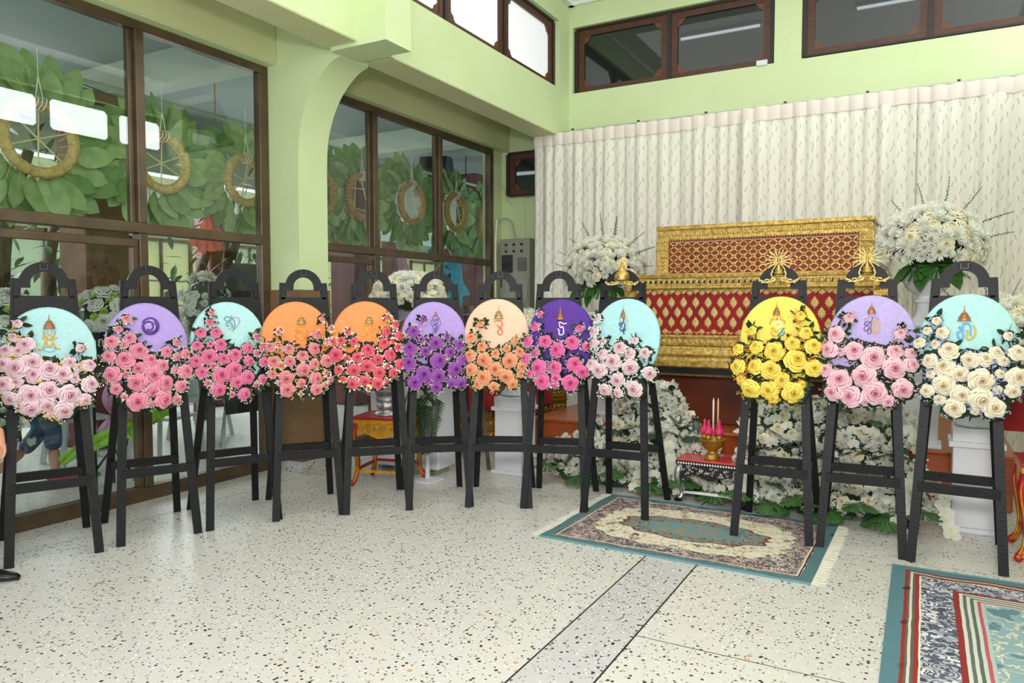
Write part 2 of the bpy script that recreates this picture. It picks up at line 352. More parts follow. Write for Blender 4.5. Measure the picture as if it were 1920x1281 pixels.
def clere(name, edges, z0, z1, place, glassm):
    f = MB()
    def bx(a, b, c, d):
        v = [place(u, e, z) for z in (c, d) for e in (-.05, .045) for u in (a, b)]
        f.add(v, [(0, 2, 3, 1), (4, 5, 7, 6), (0, 1, 5, 4), (2, 6, 7, 3), (0, 4, 6, 2), (1, 3, 7, 5)])
    bx(edges[0], edges[-1], z1-.03, z1); bx(edges[0], edges[-1], z0, z0+.02)
    for e in edges: bx(e-.025, e+.025, z0+.02, z1-.03)
    root = f.build(name, mat('dark_wood_frame', hx(40, 28, 24), .5), kind=ST)
    for a, b in zip(edges, edges[1:]): sash(root, a+.025, b-.025, z0+.02, z1-.03, place, glassm, M['wood'], .035 if glassm is M['frostb'] else .075)
clere('window_3', [5.09, 6.07, 7.22, 8.46], 4.22, 5.05, lambda u, d, z: (-4.15+d, u, z), M['frost'])
clere('window_4', [-3.98, -2.76, -1.56], 4.22, 5.05, lambda u, d, z: (u, 8.9+d, z), M['darkglass'])
clere('window_5', [-1.22, 0.0, 1.17], 4.25, 5.05, lambda u, d, z: (u, 8.9+d, z), M['darkglass'])
clere('window_6', [5.25, 6.65, 7.8, 8.77], 4.2, 4.86, lambda u, d, z: (1.66+d, u, z), M['frostb'])
clere('window_7', [1.05, 2.3, 3.5, 4.6], 4.22, 5.05, lambda u, d, z: (-4.15+d, u, z), M['frost'])
clere('window_8', [1.05, 2.3, 3.5, 4.6], 4.2, 4.86, lambda u, d, z: (1.66+d, u, z), M['frostb'])
clere('window_9', [-5.05, -4.45], 3.0, 3.6, lambda u, d, z: (u, 9.0+d, z), M['darkglass'])
MB().bbox(-1.72, -1.60, 8.78, 8.8, 4.21, 4.27).build('power_socket', M['white'], label='small white socket plate on the sill of the dark upper window', cat='socket')
# ---------------------------------------------------------------- ceiling tube lamps
for k, (x, y) in enumerate(((-3.15, 7.22), (-.86, 7.2), (-3.15, 3.2), (-.86, 3.2))):
    t = empty('tube_lamp', (x, y, 5.3), label=['fluorescent tube lamp near the left end of the back wall', 'fluorescent tube lamp near the middle of the back wall', 'fluorescent tube lamp over the left of the room', 'fluorescent tube lamp over the middle of the room'][k], cat='lamp', group='ceiling tube lamps')
    MB().bbox(0, 1.15, -.04, .04, .015, .058).build('lamp_housing', M['white'], t)
    MB().tube([(.03, 0, 0), (1.12, 0, 0)], .018, 8).build('tube', M['tubel'], t)
# wreath layout in easel coordinates: x, y, turn, arch x, foot width, board x, board width, board top, roses (x, z, radius)
WREATH_DATA = [
(-4.425,2.43,1.149,-0.001,0.455,0.01,0.455,1.491,[(-0.146,1.397,0.025),(-0.169,1.318,0.025),(-0.207,1.243,0.037),(-0.114,1.274,0.044),(-0.149,1.237,0.032),(-0.221,1.169,0.04),(-0.159,1.142,0.057),(-0.086,1.172,0.052),(-0.001,1.124,0.055),(-0.076,1.1,0.046),(0.067,1.096,0.048),(0.101,1.163,0.035),(0.164,1.245,0.025),(0.147,1.127,0.025),(0.204,1.142,0.037),(-0.224,1.052,0.048),(-0.161,1.062,0.032),(0.125,1.069,0.028),(0.204,1.029,0.046),(-0.1,0.985,0.057),(-0.01,1.004,0.057),(0.094,0.973,0.058),(-0.194,0.97,0.038),(-0.096,0.912,0.052),(-0.019,0.925,0.046),(0.065,0.887,0.052),(-0.002,0.864,0.023),(0.174,0.937,0.035),(-0.151,0.935,0.025),(0.132,0.93,0.021)]),
(-4.226,2.975,1.146,-0.031,0.487,-0.033,0.478,1.517,[(-0.154,1.416,0.026),(-0.201,1.354,0.023),(-0.143,1.294,0.035),(-0.245,1.276,0.037),(-0.175,1.255,0.026),(-0.095,1.216,0.049),(0.132,1.259,0.024),(-0.261,1.187,0.035),(-0.174,1.162,0.054),(-0.03,1.154,0.04),(0.067,1.203,0.033),(0.182,1.185,0.03),(0.039,1.116,0.038),(0.127,1.165,0.024),(-0.1,1.107,0.038),(-0.25,1.074,0.049),(-0.173,1.07,0.023),(-0.019,1.059,0.054),(0.176,1.072,0.045),(0.113,1.08,0.024),(-0.115,1.02,0.054),(0.044,1.005,0.054),(-0.229,0.986,0.033),(-0.03,0.957,0.042),(0.142,0.98,0.038),(-0.115,0.901,0.056),(0.036,0.902,0.054),(0.115,0.896,0.026),(-0.037,0.874,0.023),(-0.186,0.934,0.021)]),
(-4.004,3.458,1.102,-0.029,0.48,-0.064,0.475,1.525,[(-0.18,1.451,0.019),(-0.19,1.385,0.026),(-0.252,1.32,0.033),(-0.154,1.321,0.034),(-0.276,1.236,0.033),(-0.193,1.244,0.022),(-0.133,1.237,0.041),(-0.207,1.16,0.05),(-0.039,1.167,0.041),(0.046,1.209,0.036),(-0.116,1.142,0.038),(-0.288,1.135,0.04),(0.049,1.121,0.036),(-0.178,1.095,0.022),(-0.051,1.069,0.05),(-0.256,1.06,0.038),(-0.135,1.035,0.053),(0.033,1.012,0.046),(-0.039,0.982,0.041),(-0.22,0.985,0.021),(-0.157,0.94,0.048),(0.009,0.901,0.041),(-0.07,0.901,0.019),(0.109,1.287,0.022),(0.15,1.208,0.027),(0.103,1.17,0.022),(0.151,1.111,0.034),(0.136,0.992,0.03),(0.095,0.958,0.022)]),
(-3.744,3.796,0.892,-0.024,0.453,-0.062,0.421,1.528,[(0.113,1.403,0.022),(0.169,1.333,0.02),(-0.189,1.314,0.022),(0.069,1.291,0.03),(0.143,1.247,0.022),(0.186,1.242,0.027),(-0.183,1.216,0.022),(-0.244,1.215,0.034),(-0.12,1.197,0.034),(0.05,1.197,0.041),(-0.221,1.11,0.044),(-0.116,1.113,0.036),(-0.031,1.149,0.039),(0.05,1.089,0.036),(0.136,1.11,0.046),(-0.17,1.084,0.022),(-0.028,1.05,0.048),(-0.144,0.999,0.048),(-0.234,1.025,0.03),(0.059,0.987,0.044),(0.129,1.024,0.022),(-0.044,0.956,0.031),(0.158,0.976,0.022),(-0.138,0.919,0.048),(0.059,0.91,0.041),(0.123,0.94,0.022),(-0.187,0.962,0.022),(-0.049,0.884,0.015)]),
(-3.411,4.141,0.789,-0.037,0.496,-0.067,0.446,1.531,[(0.083,1.41,0.022),(0.142,1.359,0.025),(0.075,1.312,0.034),(0.164,1.281,0.034),(-0.203,1.307,0.024),(-0.158,1.24,0.03),(-0.247,1.246,0.032),(-0.301,1.24,0.027),(0.055,1.228,0.039),(0.119,1.241,0.02),(0.156,1.196,0.029),(-0.059,1.176,0.046),(-0.284,1.15,0.049),(-0.136,1.129,0.037),(0.097,1.143,0.044),(-0.207,1.123,0.022),(0.011,1.111,0.039),(-0.067,1.065,0.046),(-0.164,1.039,0.046),(0.075,1.062,0.022),(0.166,1.075,0.037),(0.015,1.016,0.042),(-0.266,1.044,0.032),(0.118,1.013,0.032),(-0.087,0.962,0.039),(-0.171,0.945,0.041),(0.005,0.94,0.044),(0.067,0.95,0.02),(-0.24,0.978,0.022),(-0.064,0.911,0.017)]),
(-3.08,4.445,0.721,-0.022,0.473,-0.028,0.459,1.528,[(-0.109,1.397,0.025),(-0.186,1.308,0.042),(-0.126,1.251,0.027),(0.062,1.275,0.025),(-0.023,1.223,0.047),(0.15,1.215,0.032),(-0.103,1.166,0.037),(-0.212,1.187,0.049),(0.081,1.155,0.039),(-0.004,1.095,0.057),(0.179,1.101,0.04),(-0.223,1.081,0.051),(0.118,1.032,0.052),(-0.116,1.0,0.054),(-0.009,0.982,0.054),(-0.18,0.941,0.049),(0.089,0.929,0.034),(0.153,0.93,0.044),(-0.025,0.905,0.042),(-0.083,0.945,0.025)]),
(-2.715,4.673,0.449,-0.01,0.491,-0.02,0.475,1.55,[(-0.138,1.363,0.025),(-0.205,1.261,0.037),(-0.127,1.197,0.035),(0.122,1.237,0.025),(-0.025,1.145,0.03),(0.061,1.183,0.027),(0.154,1.159,0.034),(-0.21,1.129,0.042),(-0.107,1.099,0.054),(0.083,1.094,0.054),(-0.024,1.032,0.052),(-0.203,1.025,0.044),(0.173,1.052,0.034),(-0.11,0.971,0.054),(0.057,0.98,0.052),(0.158,0.993,0.025),(-0.035,0.904,0.034),(-0.152,0.922,0.034),(0.104,0.924,0.037)]),
(-2.328,4.807,0.275,0.019,0.487,0.031,0.46,1.547,[(-0.117,1.444,0.022),(-0.153,1.346,0.031),(0.177,1.336,0.029),(-0.201,1.238,0.037),(-0.072,1.237,0.046),(0.128,1.233,0.049),(0.234,1.204,0.034),(0.019,1.178,0.053),(-0.145,1.153,0.029),(-0.218,1.113,0.037),(-0.117,1.048,0.056),(0.003,1.051,0.046),(0.149,1.077,0.053),(0.206,1.025,0.048),(-0.182,0.999,0.027),(-0.086,0.949,0.054),(0.012,0.973,0.036),(0.119,0.942,0.056),(0.003,0.921,0.024)]),
(-1.884,4.854,0.065,0.036,0.49,0.052,0.475,1.549,[(-0.143,1.406,0.024),(-0.166,1.312,0.036),(-0.166,1.231,0.036),(-0.096,1.244,0.021),(0.135,1.255,0.024),(-0.094,1.156,0.038),(0.032,1.203,0.043),(0.102,1.167,0.038),(0.209,1.173,0.035),(-0.176,1.083,0.036),(-0.012,1.106,0.057),(-0.114,1.041,0.052),(0.114,1.069,0.054),(0.248,1.034,0.044),(0.026,0.979,0.05),(0.104,0.948,0.024),(0.149,0.921,0.054),(-0.064,0.905,0.043),(0.03,0.887,0.033)]),
(-0.812,4.825,0.038,0.005,0.489,0.021,0.478,1.558,[(0.148,1.436,0.031),(-0.142,1.34,0.029),(0.183,1.333,0.038),(0.105,1.264,0.042),(-0.112,1.238,0.043),(0.228,1.249,0.047),(-0.224,1.219,0.036),(0.0,1.212,0.056),(0.132,1.161,0.067),(-0.221,1.107,0.047),(-0.115,1.111,0.049),(0.235,1.114,0.049),(-0.019,1.097,0.058),(0.051,1.034,0.045),(-0.136,0.967,0.058),(-0.025,0.968,0.054),(0.121,0.96,0.062),(0.166,1.011,0.024),(0.002,0.917,0.033),(-0.2,1.028,0.027)]),
(-0.297,4.854,0.052,0.017,0.477,0.033,0.472,1.562,[(-0.093,1.426,0.028),(0.187,1.334,0.03),(-0.163,1.323,0.048),(-0.2,1.231,0.047),(-0.06,1.229,0.052),(-0.134,1.221,0.025),(0.046,1.187,0.065),(0.161,1.229,0.042),(0.242,1.22,0.032),(-0.216,1.107,0.037),(0.159,1.13,0.062),(0.248,1.155,0.042),(-0.003,1.079,0.065),(-0.136,1.051,0.062),(0.204,1.011,0.055),(-0.168,0.976,0.052),(0.057,0.982,0.067),(-0.071,0.955,0.06),(0.124,0.936,0.037),(0.006,0.924,0.022)]),
(0.197,4.842,-0.034,0.008,0.494,0.025,0.494,1.567,[(-0.131,1.413,0.025),(-0.176,1.354,0.025),(-0.101,1.344,0.035),(-0.215,1.285,0.032),(-0.134,1.277,0.027),(-0.065,1.243,0.05),(0.218,1.332,0.025),(0.26,1.243,0.042),(0.163,1.237,0.037),(-0.159,1.183,0.04),(-0.084,1.147,0.055),(0.038,1.194,0.045),(0.109,1.202,0.042),(0.195,1.195,0.03),(-0.012,1.113,0.047),(0.094,1.082,0.062),(-0.153,1.106,0.025),(0.185,1.122,0.025),(0.262,1.108,0.052),(-0.086,1.046,0.055),(-0.167,1.009,0.037),(0.002,0.996,0.05),(0.097,0.978,0.062),(0.174,1.031,0.025),(0.243,1.033,0.04),(-0.104,0.962,0.03),(-0.029,0.922,0.052),(0.07,0.909,0.022),(0.159,0.934,0.055)])]
EMBLEM_DATA = [
(('c',0.012,1.452,1.365,0.0312),[('c',0.0018,[(-0.015,1.371),(-0.012,1.355),(-0.02,1.344),(-0.015,1.333),(-0.005,1.337)]),('c',0.0018,[(0.037,1.37),(0.033,1.354),(0.042,1.343),(0.036,1.332),(0.027,1.337)]),('k',0.0021,[(0.003,1.359),(0.004,1.335),(0.011,1.32),(0.019,1.335),(0.02,1.359)]),('g',0.0044,[(-0.045,1.247),(-0.041,1.239),(-0.025,1.25),(-0.013,1.281),(-0.015,1.311),(-0.029,1.307)]),('g',0.0044,[(0.063,1.246),(0.053,1.241),(0.037,1.259),(0.027,1.284),(0.031,1.304),(0.052,1.307)]),('g',0.0044,[(-0.024,1.323),(-0.009,1.324),(0.01,1.295),(0.026,1.319),(0.041,1.322)]),('g',0.0039,[(-0.013,1.316),(0.009,1.252),(0.031,1.31)]),('b',0.0023,[(0.039,1.242),(0.035,1.234),(0.023,1.229),(0.008,1.227),(-0.008,1.23),(-0.019,1.236),(-0.022,1.244),(-0.018,1.251),(-0.007,1.257),(0.009,1.258),(0.024,1.256),(0.035,1.249),(0.039,1.242)])]),
(None,[('p',0.0065,[(-0.06,1.393),(-0.038,1.413),(-0.008,1.421),(0.02,1.406),(0.034,1.374),(0.025,1.339),(-0.003,1.318),(-0.037,1.322),(-0.055,1.346),(-0.057,1.375),(-0.039,1.393),(-0.014,1.396),(0.002,1.379),(0.0,1.355),(-0.017,1.343),(-0.033,1.351)]),('p',0.0053,[(-0.053,1.367),(-0.041,1.34),(-0.01,1.33),(0.016,1.344),(0.022,1.374),(0.006,1.403)]),('w',0.0024,[(-0.039,1.382),(-0.009,1.403),(0.019,1.382),(0.023,1.355)]),('w',0.0024,[(-0.03,1.372),(-0.005,1.387),(0.012,1.366),(0.003,1.339)]),('w',0.0024,[(-0.048,1.356),(-0.032,1.333),(-0.003,1.328)])]),
(None,[('t',0.0028,[(-0.043,1.436),(-0.043,1.418),(-0.057,1.4),(-0.078,1.395),(-0.091,1.409),(-0.084,1.42),(-0.067,1.424),(-0.048,1.416),(-0.032,1.406),(-0.023,1.384),(-0.024,1.36),(-0.033,1.337),(-0.045,1.323)]),('t',0.0025,[(-0.068,1.371),(-0.062,1.365),(-0.072,1.359),(-0.081,1.369),(-0.075,1.383),(-0.057,1.385),(-0.043,1.374),(-0.036,1.355),(-0.035,1.339)]),('k',0.0025,[(-0.044,1.388),(-0.051,1.394),(-0.041,1.412),(-0.018,1.42),(0.003,1.414),(0.009,1.394),(-0.001,1.37),(-0.017,1.352),(-0.025,1.339)]),('k',0.0025,[(-0.065,1.349),(-0.06,1.339),(-0.05,1.343),(-0.045,1.357),(-0.048,1.373)])]),
(('y',-0.027,1.462,1.369,0.0317),[('g',0.0046,[(-0.002,1.347),(-0.023,1.356),(-0.043,1.359),(-0.055,1.347),(-0.055,1.329),(-0.023,1.331),(-0.001,1.309),(-0.004,1.284)]),('o',0.0022,[(-0.075,1.32),(-0.062,1.331)]),('o',0.0024,[(-0.072,1.301),(-0.07,1.278),(-0.052,1.266)]),('o',0.0024,[(-0.063,1.294),(-0.056,1.31),(-0.037,1.312),(-0.024,1.293),(-0.013,1.274),(0.007,1.286),(0.013,1.311),(0.004,1.333)]),('g',0.0046,[(-0.043,1.277),(-0.049,1.287),(-0.048,1.268),(-0.032,1.256),(-0.016,1.26),(-0.009,1.267)]),('g',0.0027,[(-0.072,1.287),(-0.071,1.306),(-0.053,1.319),(-0.037,1.317),(-0.024,1.3)])]),
(('y',-0.044,1.463,1.37,0.0295),[('g',0.0055,[(-0.101,1.277),(-0.073,1.283),(-0.067,1.324),(-0.084,1.343),(-0.084,1.358),(-0.048,1.36),(-0.013,1.358),(-0.009,1.336),(-0.029,1.324),(-0.026,1.282),(0.001,1.27)]),('g',0.0037,[(-0.076,1.355),(-0.061,1.324),(-0.056,1.282)]),('g',0.0037,[(-0.019,1.354),(-0.037,1.324),(-0.043,1.31)])]),
(('o',-0.014,1.475,1.425,0.0134),[('v',0.0019,[(-0.041,1.401),(-0.034,1.416),(-0.011,1.423),(0.014,1.405)]),('v',0.0019,[(-0.053,1.375),(-0.038,1.397),(-0.008,1.401),(-0.019,1.386),(-0.045,1.39),(-0.053,1.368),(-0.039,1.342),(-0.025,1.294),(-0.002,1.32),(0.021,1.364),(0.014,1.397),(-0.0,1.416)]),('v',0.0019,[(-0.042,1.368),(-0.016,1.386),(0.003,1.401),(-0.005,1.371),(-0.031,1.357),(-0.038,1.361)]),('v',0.0019,[(-0.035,1.342),(-0.016,1.368),(0.002,1.36),(-0.009,1.335),(-0.028,1.32)]),('v',0.0017,[(-0.028,1.331),(-0.017,1.305),(-0.006,1.335),(0.002,1.353)]),('v',0.0017,[(-0.024,1.349),(-0.009,1.353),(-0.021,1.327),(-0.017,1.313)])]),
(('y',-0.006,1.51,1.401,0.0342),[('o',0.0048,[(-0.039,1.376),(-0.017,1.388),(0.013,1.384),(0.022,1.364),(0.01,1.338),(-0.009,1.308),(-0.009,1.29),(0.01,1.282),(0.023,1.301),(0.01,1.338),(-0.009,1.341),(-0.015,1.356)]),('s',0.0022,[(-0.039,1.363),(-0.024,1.352),(-0.005,1.364),(-0.017,1.371)]),('s',0.0022,[(-0.016,1.334),(-0.024,1.312),(-0.035,1.301)]),('s',0.0017,[(0.028,1.364),(0.028,1.334),(0.021,1.312),(0.032,1.303)])]),
(('c',0.026,1.505,1.395,0.0279),[('w',0.0055,[(0.015,1.37),(0.029,1.377),(0.052,1.366),(0.078,1.37)]),('w',0.0055,[(0.022,1.366),(0.03,1.337),(0.049,1.344),(0.054,1.293),(0.024,1.286),(0.02,1.322),(0.008,1.326)]),('m',0.0022,[(0.004,1.366),(0.009,1.308)]),('m',0.0022,[(0.063,1.359),(0.066,1.308)]),('m',0.0026,[(0.007,1.384),(0.055,1.384)])]),
(('c',0.03,1.511,1.417,0.019),[('g',0.0022,[(0.006,1.423),(0.009,1.405),(0.015,1.381)]),('g',0.0025,[(0.058,1.428),(0.057,1.406),(0.065,1.382),(0.069,1.395)]),('g',0.0018,[(0.067,1.373),(0.069,1.344),(0.06,1.325)]),('n',0.0045,[(0.028,1.41),(0.039,1.408),(0.037,1.39),(0.031,1.375),(0.013,1.357),(0.006,1.372),(0.024,1.381)]),('n',0.0045,[(0.044,1.377),(0.05,1.362),(0.044,1.34),(0.038,1.318),(0.043,1.302),(0.05,1.305)]),('n',0.0042,[(0.032,1.351),(0.018,1.346),(0.015,1.328),(0.026,1.32),(0.035,1.333)]),('n',0.0033,[(0.048,1.34),(0.052,1.318)]),('w',0.0016,[(0.038,1.373),(0.034,1.351),(0.033,1.337)])]),
(('c',0.0,1.529,1.44,0.0236),[('c',0.0018,[(-0.016,1.436),(-0.016,1.415),(-0.028,1.408),(-0.032,1.421)]),('c',0.0018,[(0.022,1.436),(0.025,1.413),(0.035,1.409),(0.036,1.42)]),('c',0.0018,[(-0.019,1.402),(-0.037,1.402),(-0.039,1.391),(-0.033,1.387),(-0.045,1.381)]),('c',0.0018,[(0.033,1.398),(0.049,1.407),(0.053,1.397),(0.045,1.39),(0.057,1.384)]),('c',0.0018,[(0.004,1.438),(0.004,1.421),(-0.005,1.411),(0.013,1.411),(0.004,1.421)]),('w',0.0056,[(-0.014,1.377),(0.001,1.392),(0.023,1.39),(0.032,1.375),(0.024,1.358),(0.009,1.35),(0.004,1.364)]),('g',0.0062,[(-0.028,1.349),(-0.022,1.358),(-0.01,1.35),(-0.005,1.333),(0.011,1.337)]),('g',0.0056,[(-0.029,1.341),(-0.025,1.32),(-0.012,1.309),(0.002,1.308)]),('t',0.0056,[(0.052,1.359),(0.039,1.35),(0.035,1.333),(0.019,1.32),(0.014,1.308),(0.032,1.308),(0.049,1.323),(0.051,1.338)])]),
(('c',0.03,1.529,1.452,0.0241),[('c',0.0017,[(0.017,1.45),(0.017,1.427),(0.007,1.421),(-0.005,1.421),(-0.008,1.412)]),('c',0.0017,[(0.047,1.45),(0.049,1.429),(0.054,1.42),(0.066,1.422),(0.073,1.412)]),('v',0.0023,[(0.029,1.435),(0.036,1.429),(0.031,1.406),(0.021,1.395),(0.003,1.382),(-0.009,1.387),(-0.001,1.401),(0.018,1.403),(0.028,1.393),(0.028,1.373),(0.027,1.361)]),('v',0.0023,[(0.022,1.365),(0.015,1.376),(-0.004,1.372),(-0.009,1.355),(0.002,1.346),(0.012,1.356),(0.022,1.361),(0.031,1.346),(0.023,1.329),(0.012,1.335),(0.015,1.354),(0.022,1.365)]),('g',0.0036,[(0.036,1.399),(0.05,1.407),(0.063,1.407),(0.075,1.388),(0.076,1.362),(0.065,1.338),(0.058,1.336)]),('g',0.0036,[(0.041,1.399),(0.037,1.373),(0.039,1.339),(0.048,1.33),(0.053,1.341),(0.052,1.382),(0.048,1.399)])]),
(('c',0.006,1.503,1.412,0.0334),[('b',0.0065,[(-0.021,1.372),(-0.014,1.38),(-0.012,1.363),(-0.018,1.348),(-0.026,1.342),(-0.019,1.319),(-0.004,1.304),(0.002,1.316),(0.0,1.382),(0.01,1.397),(0.024,1.396),(0.037,1.381),(0.039,1.326)]),('g',0.0056,[(0.016,1.354),(0.022,1.358),(0.026,1.345),(0.018,1.326),(0.03,1.307),(0.047,1.315),(0.061,1.34),(0.059,1.37),(0.049,1.388)])])]
# ---------------------------------------------------------------- rugs
def rugmat(name, w, h, stops_border, field, med, medr, seed):
    """pattern in rug coordinates (object space): borders by distance to the edge, field with a medallion"""
    m = mat(name, (1, 1, 1), .85, spec=.2); n, l, b = nodes(m); tc = N(m, 'ShaderNodeTexCoord'); s = N(m, 'ShaderNodeSeparateXYZ'); l.new(tc.outputs['Object'], s.inputs[0])
    ax = math_(m, 'ABSOLUTE', s.outputs[0]); ay = math_(m, 'ABSOLUTE', s.outputs[1])
    wob = N(m, 'ShaderNodeTexNoise'); wob.inputs['Scale'].default_value = 5; l.new(tc.outputs['Object'], wob.inputs[0])
    d = math_(m, 'MINIMUM', math_(m, 'SUBTRACT', w/2, ax), math_(m, 'SUBTRACT', h/2, ay))
    d = math_(m, 'ADD', d, math_(m, 'MULTIPLY', math_(m, 'SUBTRACT', wob.outputs[0], .5), .012))
    v1 = N(m, 'ShaderNodeTexVoronoi', feature='DISTANCE_TO_EDGE'); v1.inputs['Scale'].default_value = 17; l.new(tc.outputs['Object'], v1.inputs[0])
    v2 = N(m, 'ShaderNodeTexVoronoi'); v2.inputs['Scale'].default_value = 46; l.new(tc.outputs['Object'], v2.inputs[0])
    v3 = N(m, 'ShaderNodeTexVoronoi'); v3.inputs['Scale'].default_value = 15; l.new(tc.outputs['Object'], v3.inputs[0])
    sc = N(m, 'ShaderNodeSeparateColor'); l.new(v2.outputs['Color'], sc.inputs[0])
    ns = N(m, 'ShaderNodeTexNoise'); ns.inputs['Scale'].default_value = 9; ns.inputs['Detail'].default_value = 5; l.new(tc.outputs['Object'], ns.inputs[0])
    def floral(c1, c2, c3, c4):
        o = mixc(m, math_(m, 'GREATER_THAN', ns.outputs[0], .52), c1, c2)
        o = mixc(m, math_(m, 'GREATER_THAN', sc.outputs[0], .62), o, c3)
        o = mixc(m, math_(m, 'GREATER_THAN', sc.outputs[1], .80), o, c4)
        return mixc(m, math_(m, 'LESS_THAN', math_(m, 'SINE', math_(m, 'MULTIPLY', v3.outputs['Distance'], 26.)), -.55), o, mixc(m, .5, c3, (.02, .02, .03)))
    fb = floral(*stops_border['floral']); ff = mixc(m, math_(m, 'GREATER_THAN', ns.outputs[0], .56), field[0], field[1])
    # scalloped medallion
    ex = math_(m, 'DIVIDE', ax, medr[0]); ey = math_(m, 'DIVIDE', ay, medr[1])
    rad = math_(m, 'SQRT', math_(m, 'ADD', math_(m, 'MULTIPLY', ex, ex), math_(m, 'MULTIPLY', ey, ey)))
    ang = math_(m, 'ARCTAN2', ey, ex); sca = math_(m, 'MULTIPLY', math_(m, 'SINE', math_(m, 'MULTIPLY', ang, 12)), .05)
    rr = math_(m, 'ADD', rad, sca)
    fm = floral(*med)
    col = ff
    ox_ = math_(m, 'DIVIDE', ax, w*.385); oy_ = math_(m, 'DIVIDE', ay, h*.345); ro_ = math_(m, 'ADD', math_(m, 'ADD', math_(m, 'POWER', ox_, 3.2), math_(m, 'POWER', oy_, 3.2)), math_(m, 'MULTIPLY', math_(m, 'SINE', math_(m, 'MULTIPLY', ang, 22)), .07))
    iso = math_(m, 'LESS_THAN', math_(m, 'ABSOLUTE', math_(m, 'SUBTRACT', ns.outputs[0], .47)), .012); col = mixc(m, iso, col, field[4])
    col = mixc(m, math_(m, 'GREATER_THAN', ns.outputs[0], field[5]), col, fb)
    if field[3] < 5: col = mixc(m, math_(m, 'GREATER_THAN', ro_, 1.0), col, fb)
    col = mixc(m, math_(m, 'LESS_THAN', rr, 1.0), col, fm)
    col = mixc(m, math_(m, 'LESS_THAN', math_(m, 'ABSOLUTE', math_(m, 'SUBTRACT', rr, .98)), .025), col, field[2])
    col = mixc(m, math_(m, 'LESS_THAN', rr, .62), col, med[0])
    col = mixc(m, math_(m, 'MULTIPLY', math_(m, 'LESS_THAN', rr, .55), math_(m, 'GREATER_THAN', sc.outputs[2], .5)), col, med[2])
    for lim, c in stops_border['bands']:
        col = mixc(m, math_(m, 'LESS_THAN', d, lim), col, fb if c == 'F' else c)
    l.new(col, b.inputs['Base Color'])
    bp = N(m, 'ShaderNodeBump'); bp.inputs['Strength'].default_value = .25; bp.inputs['Distance'].default_value = .004; l.new(v2.outputs[0], bp.inputs['Height']); l.new(bp.outputs[0], b.inputs['Normal'])
    return m
teal = hx(84, 118, 122); cream = hx(222, 216, 196)
r1 = rugmat('medallion_rug_pile', 1.62, 1.2, {'floral': (hx(170, 154, 138), hx(204, 192, 184), hx(100, 98, 104), hx(190, 150, 148)),
    'bands': [(.10, 'F'), (.078, hx(176, 160, 148)), (.072, cream), (.064, hx(70, 40, 44)), (.056, 'F'), (.05, teal)]},
    (hx(218, 212, 190), hx(198, 186, 152), hx(120, 60, 60), 1.72, hx(168, 150, 110), .60), (hx(98, 142, 144), hx(122, 160, 160), hx(150, 132, 110), hx(130, 66, 60)), (.50, .235), 1)
def rug(name, x0, x1, y0, y1, m, rz, label, fringe):
    cx, cy = (x0+x1)/2, (y0+y1)/2; w, h = x1-x0, y1-y0
    t = empty(name, (cx, cy, 0), rz, label, 'rug')
    b = MB(); nx, ny = 28, 20
    vs = []; 
    for j in range(ny+1):
        for i in range(nx+1):
            u, v = -w/2+w*i/nx, -h/2+h*j/ny; e = min(w/2-abs(u), h/2-abs(v))
            vs.append((u, v, .009+(.004*sin(u*17)*sin(v*13) if e < .15 else .0)))
    b.add(vs, [(j*(nx+1)+i, j*(nx+1)+i+1, (j+1)*(nx+1)+i+1, (j+1)*(nx+1)+i) for j in range(ny) for i in range(nx)])
    b.box(-w/2, w/2, -h/2, h/2, .001, .006)
    b.build('pile', m, t, smooth=True)
    mt = mat('teal_binding', hx(104, 142, 152), .7)
    for e in (-h/2, h/2): MB().beam((-w/2, e, .006), (w/2, e, .006), .012, .011).build('binding', mt, t)
    f = MB(); rn = random.Random(3)
    for side in fringe:
        L_ = h if side in 'lr' else w; n = int(L_/.008)
        for i in range(n):
            a = -L_/2+L_*(i+.5)/n; ln = .055+.02*rn.random(); dx = rn.uniform(-.018, .018)
            if i % 14 in (0, 1): dx += .02; ln *= .7
            P = {'l': ((-w/2, a, .005), (-w/2-ln, a+dx, .003)), 'r': ((w/2, a, .005), (w/2+ln, a+dx, .003)), 't': ((a, h/2, .005), (a+dx, h/2+ln, .003))}[side]
            f.beam(P[0], P[1], .004, .003)
    f.build('fringe', M['fringe'], t, kind='stuff')
    return t
rug('patterned_rug', -2.13, -.48, 4.2, 5.42, r1, -.02, 'cream and teal medallion rug with white fringes lying under two black easels', 'lr')
r2 = rugmat('scroll_rug_pile', 2.2, 2.4, {'floral': (hx(168, 172, 182), hx(214, 214, 216), hx(96, 98, 116), hx(196, 200, 210)),
    'bands': [(.42, hx(176, 190, 186)), (.405, hx(188, 90, 96)), (.39, hx(190, 206, 200)), (.375, hx(96, 104, 92)), (.36, hx(200, 208, 200)), (.345, hx(104, 108, 98)), (.33, hx(206, 208, 200)), (.315, hx(142, 52, 50)), (.29, 'F'), (.145, cream), (.137, hx(146, 54, 52)), (.118, hx(96, 94, 84)), (.106, hx(206, 202, 190)), (.094, hx(100, 96, 88)), (.084, hx(142, 52, 50)), (.068, hx(88, 124, 134))]},
    (hx(142, 168, 176), hx(98, 132, 144), hx(208, 200, 168), 9, hx(222, 214, 182), .9), (hx(196, 200, 186), hx(170, 196, 196), hx(150, 70, 80), hx(206, 200, 176)), (.44, .5), 2)
rug('blue_rug', -.12, 2.08, 2.33, 4.73, r2, 0, 'pale blue patterned rug with dark red border stripes at the right front corner', 't')
